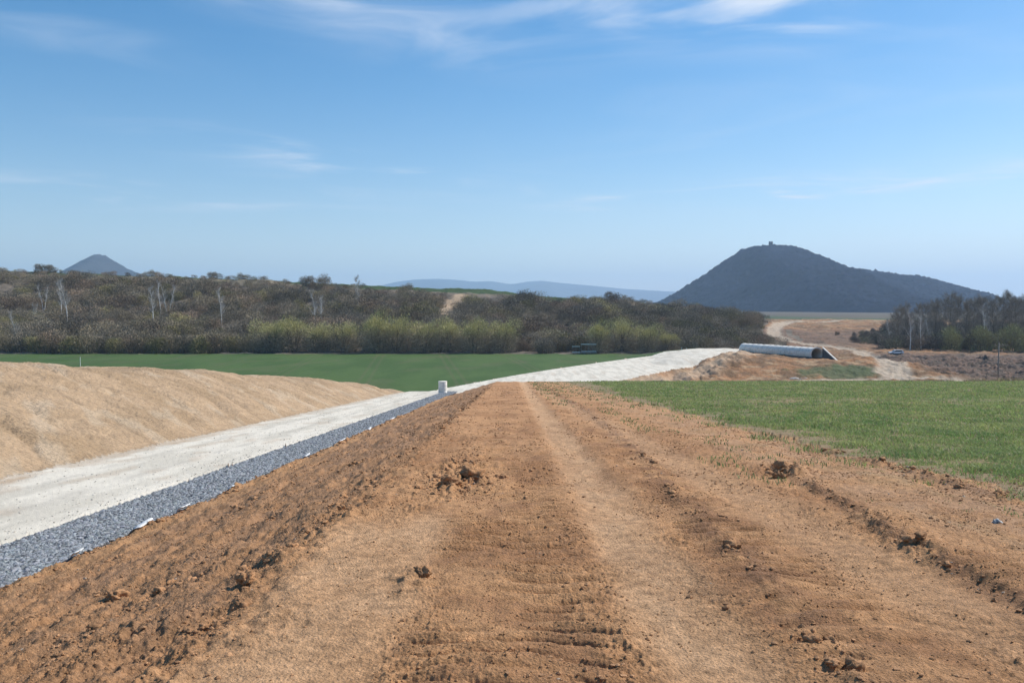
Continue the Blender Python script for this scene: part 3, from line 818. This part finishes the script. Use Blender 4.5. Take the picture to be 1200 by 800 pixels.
def bare_tree(H,stems,spread,limbs,ntw,tl,tw,colr,crown_lo=.3,trunk_r=.16,droop=0.0,up=.6,lean=.05,crown_w=.28):
    """returns trunk MB and Twigs, height H"""
    mb=MB();tg=Twigs();tips=[]
    for s in range(stems):
        a=6.283*s/stems+rnd(-.4,.4)
        base=np.array([math.cos(a),math.sin(a),0])*(.25 if stems>1 else 0)
        d=unit([math.cos(a)*spread,math.sin(a)*spread,1]) if stems>1 else unit([rnd(-lean,lean),rnd(-lean,lean),1])
        hh=H*rnd(.8,1) if stems>1 else H*.93
        p=base;n=7;r=trunk_r*rnd(.7,1)
        pts=[p]
        for i in range(n):
            d=unit(d+np.array([rnd(-.08,.08),rnd(-.08,.08),.04*(stems>1)]))
            q=p+d*hh/n
            mb.tube(p,q,r*(1-i/n*.85),r*(1-(i+1)/n*.85),5,False)
            p=q;pts.append(p)
        nl=limbs
        for k in range(nl):
            t=crown_lo+(1-crown_lo)*(k+rnd(0,1))/nl
            ti=t*n;i=min(n-1,int(ti));pp=pts[i]+(pts[i+1]-pts[i])*(ti-i)
            az=rnd(0,6.283);ln=H*crown_w*(1.1-.65*t)*rnd(.7,1.2)
            dd=unit([math.cos(az),math.sin(az),up+rnd(-.2,.4)])
            r2=r*(1-t*.8)*.38
            cur=pp
            for j in range(3):
                dd=unit(dd+np.array([rnd(-.18,.18),rnd(-.18,.18),.12-droop*j]))
                nx=cur+dd*ln/3
                mb.tube(cur,nx,r2*(1-j*.3),r2*(1-(j+1)*.3),3,False)
                tips.append((nx,dd,ln));
                if j<2:tips.append(((cur+nx)/2,dd,ln))
                cur=nx
        tips.append((pts[-1],unit((0,0,1)),H*.12))
    m=len(tips)
    for k in range(ntw):
        p,d,ln=tips[random.randrange(m)]
        dd=unit(d+np.array([rnd(-1,1),rnd(-1,1),rnd(-.5,.9)-droop])*.9)
        st=p+np.array([rnd(-1,1),rnd(-1,1),rnd(-1,1)])*ln*.16
        l=tl*rnd(.5,1.3)
        c=np.array(colr)*rnd(.65,1.35)
        tg.add(st,dd,l,tw*rnd(.6,1.4),c)
    return mb,tg
def shrub(H,W,n,tl,tw,colr,lumps=6):
    tg=Twigs();mb=MB()
    cs=[(rnd(-.5,.5)*W*.6,rnd(-.5,.5)*W*.6,H*rnd(.22,.62),W*rnd(.24,.38)) for _ in range(lumps)]
    for c in cs[:5]:
        mb.tube((c[0]*.25,c[1]*.25,-.3),(c[0]*.9,c[1]*.9,c[2]),.09,.03,4,False)
    for k in range(n):
        c=cs[random.randrange(lumps)]
        v=unit((random.gauss(0,1),random.gauss(0,1),random.gauss(.25,1)));rr=c[3]*rnd(.5,1)
        p=np.array([c[0],c[1],c[2]])+v*rr*np.array([1,1,1.05*H/W*1.0])
        if p[2]<0.1:p[2]=rnd(.1,H*.3)
        out=unit(np.array([p[0],p[1],p[2]*.9])+.2)
        d=unit(out+np.array([rnd(-1,1),rnd(-1,1),rnd(-.6,.9)]))
        tg.add(p,d,tl*rnd(.5,1.3),tw*rnd(.6,1.4),np.array(colr)*rnd(.65,1.35))
    # skirts reach the ground
    for k in range(n//12):
        a=rnd(0,6.283);r=W*.45*rnd(.2,1)**.5
        tg.add(np.array([math.cos(a)*r*.8,math.sin(a)*r*.8,rnd(-.2,.3)]),unit((math.cos(a)*.4,math.sin(a)*.4,1)),H*rnd(.15,.4),tw*1.2,np.array(colr)*rnd(.5,1.1))
    return mb,tg
def make_plant(name,label,cat,gen,trunk_mat,loc,group=None,trunk_name='trunk',crown='crown'):
    mb,tg=gen
    e=empty(name,label,cat,loc,rnd(0,6.28),group)
    mb.build(trunk_name,MAT[trunk_mat],e,True)
    co,f,c=tg.arrays()
    np_mesh(crown,co,f,MAT['twig'],c,parent=e)
    return e
BRN=(.275,.222,.145);BRG=(.23,.195,.142);RED=(.275,.20,.135);OLV=(.275,.235,.11)
WIL=(.285,.265,.095)
def willow(H,W,n):
    mb=MB();tg=Twigs();R3=W/2
    lob=[(rnd(-.5,.5)*W*.55,rnd(-.5,.5)*W*.55,H*rnd(.38,.72),W*rnd(.22,.30)) for _ in range(10)]
    for L_ in lob:
        p=np.array([L_[0]*.15,L_[1]*.15,-.3]);q=np.array([L_[0]*.6,L_[1]*.6,H*.3]);e=np.array([L_[0],L_[1],L_[2]+L_[3]*.5])
        mb.tube(p,q,.17,.11,5,False);mb.tube(q,e,.11,.03,5,False)
        for k in range(5):
            f=q+(e-q)*rnd(0,.7);t=f+np.array([rnd(-1.4,1.4),rnd(-1.4,1.4),rnd(1,2.6)]);mb.tube(f,t,.045,.015,3,False)
    for k in range(n):
        l=lob[random.randrange(len(lob))]
        v=unit((random.gauss(0,1),random.gauss(0,1),random.gauss(.3,1)))
        p=np.array(l[:3])+v*l[3]*rnd(.3,1)**.5*np.array([1,1,1.25])
        if rnd(0,1)<.35: p[2]=rnd(.1,1)*p[2]*.8; p[:2]*=.95
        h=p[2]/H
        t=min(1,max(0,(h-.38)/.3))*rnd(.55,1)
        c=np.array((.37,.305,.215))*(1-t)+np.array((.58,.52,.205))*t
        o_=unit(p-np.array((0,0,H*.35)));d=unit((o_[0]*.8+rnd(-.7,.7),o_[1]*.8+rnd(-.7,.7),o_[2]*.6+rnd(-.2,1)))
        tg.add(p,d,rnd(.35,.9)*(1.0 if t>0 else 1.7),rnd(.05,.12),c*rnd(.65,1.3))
    return mb,tg
# prototypes kept at their first place
def place_proto(protos,k,x,y,s,label=None,group=None,first=set(),zs=None,sink=.2,name=None,cat=None,ang=None):
    e=protos[k]
    if e.name not in first:
        first.add(e.name);o=e
    else:o=copy_tree(e)
    o.location=(x,y,gz(x,y)-sink);o.rotation_euler=(0,0,rnd(0,6.28) if ang is None else ang)
    o.scale=(s,s,zs or s)
    if label:o['label']=label
    if group:o['group']=group
    elif 'group' in o: del o['group']
    if cat:o['category']=cat
    return o
# willows -----------------------------------------------------------
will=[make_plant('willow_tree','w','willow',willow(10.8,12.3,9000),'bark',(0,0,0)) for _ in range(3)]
WL=[(318,'leftmost willow, wide and yellow green, at the left end of the willow row'),
    (345,'second willow from the left end of the row, crown touching the leftmost'),
    (372,'third willow from the left, slightly lower crown before the dark gap'),
    (402,'fourth willow from the left, small crown beside the tall round one'),
    (440,'tall round topped willow standing highest near the row middle'),
    (464,'willow leaning on the right flank of the tall round topped one'),
    (497,'willow with dense brownish stems right of the dark gap'),
    (527,'broad willow with yellowish top above the manhole shaft'),
    (556,'willow right of the one above the manhole, twiggy and upright'),
    (588,'rightmost willow of the long row, next to the pale bushes'),
    (699,'left willow of the separate group behind the footbridge'),
    (728,'middle willow of the separate group behind the footbridge'),
    (757,'third willow of the group near the white road bend'),
    (786,'rightmost small willow next to the white road bend')]
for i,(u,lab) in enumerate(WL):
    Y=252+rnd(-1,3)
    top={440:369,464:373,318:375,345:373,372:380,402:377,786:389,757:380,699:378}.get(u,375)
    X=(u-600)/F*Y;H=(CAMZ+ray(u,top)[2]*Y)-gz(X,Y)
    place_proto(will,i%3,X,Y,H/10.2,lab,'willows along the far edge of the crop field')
# birches -----------------------------------------------------------
bir=[make_plant('birch_tree','b','birch',bare_tree(11,2 if i==1 else 1,.10,15,800,.9,.035,(.42,.39,.355),.3,.15,up=1.2,crown_w=.22,lean=.02),'birch_bark',(0,0,0)) for i in range(3)]
BL=[(19,362,402,'white birch at the very left edge low on the scrub slope'),
    (52,330,357,'slim white birch second from the left, high on the slope'),
    (72,327,368,'left stem of the close birch pair below the distant cone'),
    (79,325,372,'right and taller birch of the pair below the distant cone'),
    (42,352,372,'faint thin birch between the edge birch and the pair'),
    (179,334,376,'straight single stemmed white birch left of the forked pair'),
    (189,327,364,'forked white birch with bright stems near the skyline'),
    (197,330,366,'birch leaning right just beside the forked one'),
    (260,336,379,'lone white birch midway along the scrub slope'),
    (369,338,378,'left birch of the dull pair above the willow row'),
    (377,342,376,'right birch of the dull pair above the willow row'),
    (419,322,362,'bare forked birch breaking the skyline above the tall willow')]
for i,(u,vt,vb,lab) in enumerate(BL):
    X,Y=hit(u,vb+6,240)
    Y=max(Y,258);X=(u-600)/F*Y
    H=CAMZ+ray(u,vt)[2]*Y-gz(X,Y)
    place_proto(bir,i%3,X,Y,max(.55,H/11.2),lab,'birches on the scrub slope')
# shrubs ------------------------------------------------------------
shp=[make_plant('shrub','s','shrub',shrub(6.2,7.4,3000,.62,.10,c,8),'bark',(0,0,0),None,'stems','crown') for c in(BRN,BRG,RED,OLV)]
SHG='bare shrubs in the front row at the foot of the slope'
fr_lab='bare brownish shrub in the front row where the slope meets the crop field'
u=14
k=0
while u<305:
    Y=250+rnd(-1,4);X=(u-600)/F*Y
    place_proto(shp,[0,1,3,2,0,3][k%6],X,Y,rnd(.9,1.35),fr_lab,SHG);u+=rnd(13,20);k+=1
spec=[(612,254,.75,2,'low reddish bush at the right end of the long willow row'),
      (640,250,.95,1,'rounded dark grey bush standing alone left of the pale barrier'),
      (655,256,.8,0,'brown bush behind the rounded dark one by the barrier'),
      (672,262,1.1,0,'brown bush rising above the pale two rail barrier'),
      (805,245,.8,1,'dark shrub right of the last small willow'),
      (822,252,1.0,0,'shrub at the foot of the dark scrub by the far road end'),
      (718,395,1.3,1,'large round bare bush standing on the skyline right of centre'),
      (699,400,.55,0,'small bush on the skyline left of the large round one'),
      (48,415,.9,1,'round bush on the skyline left of the distant cone'),
      (62,418,.8,1,'low dark bush on the skyline just under the cone left side'),
      (182,420,.65,0,'small round bush on the skyline above the birches'),
      (251,418,.75,1,'dark clump on the skyline left of the single skyline bush'),
      (285,420,.7,0,'single bush on the skyline between birches and willows'),
      (477,405,.85,0,'bare bush on the skyline left of the blue range'),
      (362,408,1.1,1,'left tall bush of the skyline clump above the dull birches'),
      (378,404,1.3,0,'right tall bush of the skyline clump above the dull birches'),
      (981,330,.3,1,'small dark bush on the orange slope below the mountain'),
      (1000,300,.35,2,'small bush on the lower orange slope left of the dark wood'),
      (1014,320,.45,1,'dark bush at the left foot of the bare wood'),
      (1022,300,.6,1,'dark shrub beside the bare wood left edge'),
      (1030,290,.8,1,'larger dark shrub at the left corner of the bare wood'),
      (1040,285,.95,1,'dark shrub joining the bare wood just above the white car')]
for u,Y,s,c,lab in spec:
    place_proto(shp,c,(u-600)/F*Y,Y,s,lab)
# scrub mass: one object
def mass(name,pts,gens,label,cat,sc,colj=.18,fz=1):
    AR=[g[1].arrays() for g in gens];COs=[];Fs=[];CC=[];off=0
    for (x,y,s) in pts:
        co,f,c=AR[random.randrange(len(AR))]
        a=rnd(0,6.283);ca,sa=math.cos(a),math.sin(a)
        k=np.array([s*rnd(.85,1.2),s*rnd(.85,1.2),s*fz*rnd(.8,1.15)])
        q=co*k;q=np.stack([q[:,0]*ca-q[:,1]*sa,q[:,0]*sa+q[:,1]*ca,q[:,2]],-1)
        q+=np.array([x,y,0]);COs.append((q,));Fs.append(f+off);off+=len(co)
        j=1+colj*random.gauss(0,1)*np.array([1,.95,.9])
        CC.append(c*np.clip(j,.5,1.6))
    P=np.array([(p[0],p[1]) for p in pts]);Z=base_h(P[:,0],P[:,1])
    co=np.concatenate([q[0]+np.array([0,0,Z[i]-.25]) for i,q in enumerate(COs)])
    o=np_mesh(name,co,np.concatenate(Fs),MAT['twig'],np.concatenate(CC))
    return tag(o,label,cat,kind='stuff')
gens=[shrub(5.8,8.4,1700,.5,.10,c,6) for c in(BRN,BRG,RED,BRN,BRG,OLV)]
pts=[]
hp=PATHS['hillpath']
yy=256.
while yy<418:
    st=5.4 if yy<330 else 5.8
    x=-.86*yy
    lim=float(np.interp(yy,[246,262,300,400,420],[56,78,104,121,126]))
    while x<lim:
        xx=x+rnd(-2,2);y2=yy+rnd(-2.2,2.2);x+=st*rnd(.8,1.2)
        dd=float(linedist(np.array([xx]),np.array([y2]),hp)[0])
        if dd<5.2 or float(linedist(np.array([xx]),np.array([y2]),PATHS['loop'])[0])<7: continue
        if -75<xx<28 and y2>378+8*math.sin(xx*.13): continue
        nz=float(fbm(np.array([xx/26]),np.array([y2/26]),2,501)[0])
        if nz>.72: continue
        if y2>388 and rnd(0,1)<.25: continue
        s=rnd(.55,1.25)*(1-.35*nz)
        if y2>380:s*=.62
        if y2>398:s*=.75
        pts.append((xx,y2,s))
    yy+=4.9
print('scrub',len(pts))
mass('scrub',pts,gens,'dense leafless brown scrub covering the long slope beyond the crop field','scrub',1,.26)
# right wood -----------------------------------------------------------
tall=[make_plant('bare_tree','t','tree',bare_tree(15,1,.1,26,3200,1.2,.04,(.28,.24,.19),.25,.15,up=.7,crown_w=.33),'bark',(0,0,0)) for _ in range(3)]
TG='bare trees standing in the wood at the right'
tl='tall leafless tree inside the dark wood at the right edge'
tt=[(1052,272,362),(1060,286,358),(1073,278,360),(1086,290,358),(1096,276,356),(1104,292,352),(1113,284,346),(1122,298,350),(1131,275,356),(1140,290,352),(1149,282,350),(1157,298,352),(1166,276,354),(1174,288,348),(1183,296,344),(1191,280,352),(1200,290,350),(1210,284,352),(1222,290,350),(1236,280,350),(1250,285,350),(1046,310,368),(1056,318,362),(1066,322,360),(1078,316,357),(1089,326,356),(1099,320,357),(1109,330,352),(1118,318,350),(1127,328,352),(1136,322,354),(1146,332,352),(1154,324,350),(1163,330,353),(1171,322,350),(1180,334,350),(1189,320,350),(1198,330,352),(1208,322,352)]
for i,(u,Y,vt) in enumerate(tt):
    X=(u-600)/F*Y;H=CAMZ+ray(u,vt)[2]*Y-gz(X,Y)
    lab=tl;g=TG
    if u==1052: lab='leftmost tall bare tree at the left corner of the wood';g=None
    if u==1183: lab='tallest bare tree reaching above the wood near the right edge';g=None
    place_proto(tall,i%3,X,Y,H/14.2,lab,g)
for i,(u,Y,vt,lab) in enumerate([(1067,262,358,'bright straight birch at the front of the right wood, left one'),(1080,264,362,'second bright birch at the front of the right wood'),(1090,270,372,'thin pale birch right of the two bright ones in the wood'),(1155,268,356,'pale leaning birch between the two greenish bushes of the wood'),(1044,278,372,'short pale birch at the left corner of the right wood')]):
    X=(u-600)/F*Y;H=CAMZ+ray(u,vt)[2]*Y-gz(X,Y)
    place_proto(bir,(0,2)[i%2],X,Y,H/11,lab,'birches in the right hand wood',zs=H/11)
gsp=[make_plant('sallow_bush','g','bush',shrub(8,8,2600,1.0,.085,(.34,.32,.15),7),'bark',(0,0,0),None,'stems','crown') for _ in range(1)]
for (u,Y,s,lab) in((1114,262,1.05,'greenish round sallow bush in front of the dark wood, left one'),(1150,260,1.1,'greenish sallow bush between the leaning birch and the utility pole'),(1186,258,1.2,'greenish sallow bush at the right edge behind the utility pole'),(1215,258,1.2,'greenish bush beyond the right edge of the wood')):
    place_proto(gsp,0,(u-600)/F*Y,Y,s,lab)
pts=[]
for _ in range(330):
    Y=rnd(262,340);u=rnd(1036+ (Y-262)*.1,1290)
    pts.append(((u-600)/F*Y,Y,rnd(.7,1.25)))
gens2=[shrub(5.5,6,700,.9,.13,c,6) for c in((.20,.17,.13),(.235,.195,.15),(.20,.19,.12))]
for _ in range(60):
    Y=rnd(282,335);u=rnd(1000,1048);pts.append(((u-600)/F*Y,Y,rnd(.25,.45)+.4*max(0,(u-1012)/36)))
mass('undergrowth',pts,gens2,'dark leafless undergrowth filling the wood at the right','undergrowth',1)
# brushwood heap by the right edge
pts=[(x+rnd(-1,1),y+rnd(-1,1),rnd(.15,.42)) for x,y in [( (u-600)/F*Y,Y) for u,Y in [(rnd(1085,1200),rnd(165,215)) for _ in range(85)]]]
mass('brushwood',pts,gens2,'low dark brushwood and debris on the rough brown ground','brushwood',1,.18,.35)

# ------------------------------------------------------------------ hills
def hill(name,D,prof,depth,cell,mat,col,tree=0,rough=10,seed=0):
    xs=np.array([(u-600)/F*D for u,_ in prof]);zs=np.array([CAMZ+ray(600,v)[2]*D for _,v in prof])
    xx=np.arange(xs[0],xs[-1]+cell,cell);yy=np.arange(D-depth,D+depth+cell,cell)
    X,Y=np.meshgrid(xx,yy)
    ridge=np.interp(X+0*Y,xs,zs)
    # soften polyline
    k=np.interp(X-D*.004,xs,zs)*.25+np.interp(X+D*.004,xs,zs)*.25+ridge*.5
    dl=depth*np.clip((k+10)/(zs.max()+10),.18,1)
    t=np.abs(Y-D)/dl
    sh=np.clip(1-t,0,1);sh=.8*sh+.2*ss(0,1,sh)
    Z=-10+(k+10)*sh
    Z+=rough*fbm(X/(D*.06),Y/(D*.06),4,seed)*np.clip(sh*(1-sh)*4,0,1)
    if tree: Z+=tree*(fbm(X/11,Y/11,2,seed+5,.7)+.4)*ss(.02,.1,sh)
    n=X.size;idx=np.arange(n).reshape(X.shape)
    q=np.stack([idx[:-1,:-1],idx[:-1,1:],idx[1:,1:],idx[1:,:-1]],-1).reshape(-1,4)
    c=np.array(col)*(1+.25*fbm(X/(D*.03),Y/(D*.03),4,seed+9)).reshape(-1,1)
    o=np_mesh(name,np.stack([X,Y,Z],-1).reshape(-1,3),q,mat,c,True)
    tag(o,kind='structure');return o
MP=[(690,372),(740,366),(775,353),(800,339),(830,320),(850,306),(866,295),(880,290),(895,289),(925,289.5),(933,292),(950,301),(966,309),(1000,316),(1030,319),(1055,323),(1075,324),(1105,332),(1135,341),(1165,350),(1200,358),(1260,366),(1340,372)]
hill('mountain',2300,MP,900,4.5,MAT['forest'],(.018,.023,.040),tree=5.5,rough=11,seed=601)  # forest base colour also carries some of the haze blue
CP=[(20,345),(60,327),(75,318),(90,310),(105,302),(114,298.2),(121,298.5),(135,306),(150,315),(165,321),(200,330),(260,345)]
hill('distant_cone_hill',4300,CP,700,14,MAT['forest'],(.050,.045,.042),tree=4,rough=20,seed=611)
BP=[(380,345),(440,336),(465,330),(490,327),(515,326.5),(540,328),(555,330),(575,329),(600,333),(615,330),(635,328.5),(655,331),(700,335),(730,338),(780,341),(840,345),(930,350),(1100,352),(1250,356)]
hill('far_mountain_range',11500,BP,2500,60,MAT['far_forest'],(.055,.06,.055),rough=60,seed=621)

# castle ruin on the mountain
D=2300;X=(902-600)/F*D;zt=CAMZ+ray(902,290.5)[2]*D
cr=empty('castle_ruin','tiny ruined castle tower and walls on the mountain top','castle ruin',(X,D,zt-1))
mb=MB();mb.box((0,0,8.5),(9,9,17))
for s in(-1,1): mb.box((s*3.2,0,17.7),(2.4,8.6,1.6))
mb.build('tower',MAT['ruin'],cr)
mb=MB();mb.tube((4.8,0,0),(4.8,0,12),1.0,.6,8);mb.build('chimney_stub',MAT['ruin'],cr)
for (x0,w,h) in((15,8,9),(25,7,8.5),(36,10,8)):
    mb=MB();mb.box((x0,0,h/2),(w,2.5,h));mb.box((x0-w*.3,0,h+.6),(w*.3,2.4,1.2));mb.build('wall',MAT['ruin'],cr)

# ------------------------------------------------------------------ haze
mb=MB();mb.box((0,0,(560-20)/2),(28800,28800,580))
hz=bpy.data.materials.new('haze');hz.use_nodes=True;nt=hz.node_tree;nt.nodes.clear()
o_=nt.nodes.new('ShaderNodeOutputMaterial');pv=nt.nodes.new('ShaderNodeVolumePrincipled')
pv.inputs['Color'].default_value=(.54,.75,1,1);pv.inputs['Density'].default_value=1.25e-4;pv.inputs['Anisotropy'].default_value=.2
nt.links.new(pv.outputs[0],o_.inputs['Volume'])
hzo=mb.build('haze',hz);tag(hzo,'thin blue daylight haze over the valley','haze',kind='stuff')
if 'category' in hzo: del hzo['category']

# ------------------------------------------------------------------ sky, sun
SUN_AZ=R(62);SUN_EL=R(45)     # azimuth clockwise from the view direction (+y)
w=bpy.data.worlds.new('World');scene.world=w;w.use_nodes=True
nt=w.node_tree;nt.nodes.clear();N=nt.nodes.new;L=nt.links.new
out=N('ShaderNodeOutputWorld');bg=N('ShaderNodeBackground');bg.inputs[1].default_value=.094
sky=N('ShaderNodeTexSky');sky.sky_type='NISHITA';sky.sun_disc=False;sky.sun_elevation=SUN_EL;sky.sun_rotation=SUN_AZ
sky.altitude=300;sky.air_density=1.0;sky.dust_density=.5;sky.ozone_density=1.2
tc=N('ShaderNodeTexCoord');sp=N('ShaderNodeSeparateXYZ');L(tc.outputs['Generated'],sp.inputs[0])
def M(op,a,b=None,c=None):
    n=N('ShaderNodeMath');n.operation=op
    for i,v in enumerate((a,b,c)):
        if v is None: continue
        if isinstance(v,(int,float)): n.inputs[i].default_value=v
        else: L(v,n.inputs[i])
    return n.outputs[0]
az=M('ARCTAN2',sp.outputs[0],sp.outputs[1]);el=sp.outputs[2]
def U(u): return math.atan((u-600)/F)
def E(v): return math.sin(math.atan((360-v)/F))
cb=N('ShaderNodeCombineXYZ');L(az,cb.inputs[0]);L(el,cb.inputs[1])
def streak(ang,sx,sy,scale,lo,hi,seed,dist=1.2):
    mp=N('ShaderNodeMapping');mp.inputs['Rotation'].default_value=(0,0,ang);mp.inputs['Scale'].default_value=(sx,sy,1);mp.inputs['Location'].default_value=(seed,seed*.7,0)
    L(cb.outputs[0],mp.inputs[0])
    nz=N('ShaderNodeTexNoise');nz.inputs['Scale'].default_value=scale;nz.inputs['Detail'].default_value=7;nz.inputs['Roughness'].default_value=.52;nz.inputs['Distortion'].default_value=dist
    L(mp.outputs[0],nz.inputs[0])
    r=N('ShaderNodeMapRange');r.interpolation_type='SMOOTHERSTEP';r.inputs[1].default_value=lo;r.inputs[2].default_value=hi;L(nz.outputs[0],r.inputs[0])
    return r.outputs[0]
def blob(u,v,su,sv,rot=0):
    da=M('SUBTRACT',az,U(u));de=M('SUBTRACT',el,E(v))
    c,s=math.cos(rot),math.sin(rot)
    p=M('ADD',M('MULTIPLY',da,c),M('MULTIPLY',de,s));q=M('SUBTRACT',M('MULTIPLY',de,c),M('MULTIPLY',da,s))
    p=M('DIVIDE',p,su/F);q=M('DIVIDE',q,sv/F)
    s2=M('ADD',M('MULTIPLY',p,p),M('MULTIPLY',q,q))
    return M('EXPONENT',M('MULTIPLY',s2,-1))
s1=streak(R(12),1.8,9,2.2,.30,.80,3.1)
s2=streak(R(3),1.6,16,3.2,.42,.75,7.7,.8)
s3=streak(R(16),1.5,9,1.6,.40,.75,1.3,1.6)
m1=M('ADD',blob(420,18,170,30,R(-9)),M('ADD',M('MULTIPLY',blob(690,12,130,30,R(-12)),.7),M('ADD',blob(900,18,110,36,R(-14)),M('ADD',blob(960,-10,120,24),M('MULTIPLY',blob(60,78,110,20,R(-4)),.35)))))
m2=M('ADD',blob(1120,228,180,12,R(-1)),M('ADD',blob(800,238,120,9),M('ADD',M('MULTIPLY',blob(430,200,170,16,R(-6)),.6),M('ADD',blob(940,237,80,9,R(-2)),M('MULTIPLY',blob(180,240,180,14),.6)))))
ct=M('ADD',M('MULTIPLY',M('MULTIPLY',s1,m1),.85),M('ADD',M('MULTIPLY',M('MULTIPLY',s2,m2),1.0),M('MULTIPLY',s3,M('MULTIPLY',M('ADD',blob(1050,190,330,120),M('MULTIPLY',m1,.6)),.14))))
veil=M('MULTIPLY',M('EXPONENT',M('MULTIPLY',M('MAXIMUM',el,0),-9)),M('ADD',.62,M('MULTIPLY',M('SINE',az),.25)))
ct=M('MINIMUM',M('ADD',ct,veil),.8)
hs=N('ShaderNodeHueSaturation');hs.inputs['Saturation'].default_value=1.5;hs.inputs['Hue'].default_value=.496;L(sky.outputs[0],hs.inputs['Color'])
mx=N('ShaderNodeMix');mx.data_type='RGBA';L(ct,mx.inputs[0]);L(hs.outputs[0],mx.inputs[6]);mx.inputs[7].default_value=(6.6,7.0,7.6,1)
L(mx.outputs[2],bg.inputs[0]);L(bg.outputs[0],out.inputs[0])
sl=bpy.data.lights.new('sun','SUN');sl.energy=3.8;sl.angle=R(.53);sl.color=(1,.955,.88)
so=bpy.data.objects.new('sun',sl);COL.objects.link(so)
so.rotation_euler=(math.pi/2-SUN_EL,0,-SUN_AZ+math.pi)  # points from the sun to the scene
so.location=(200,40,200)

# ------------------------------------------------------------------ camera
cd=bpy.data.cameras.new('camera');cd.sensor_width=36;cd.lens=36*F/1200;cd.clip_start=.1;cd.clip_end=80000
co_=bpy.data.objects.new('camera',cd);COL.objects.link(co_);co_.location=(0,0,CAMZ);co_.rotation_euler=(math.pi/2-PITCH,0,0)
scene.camera=co_
vs=scene.view_settings;vs.view_transform='Standard';vs.look='None';vs.exposure=.52;vs.gamma=1
scene.cycles.volume_bounces=1
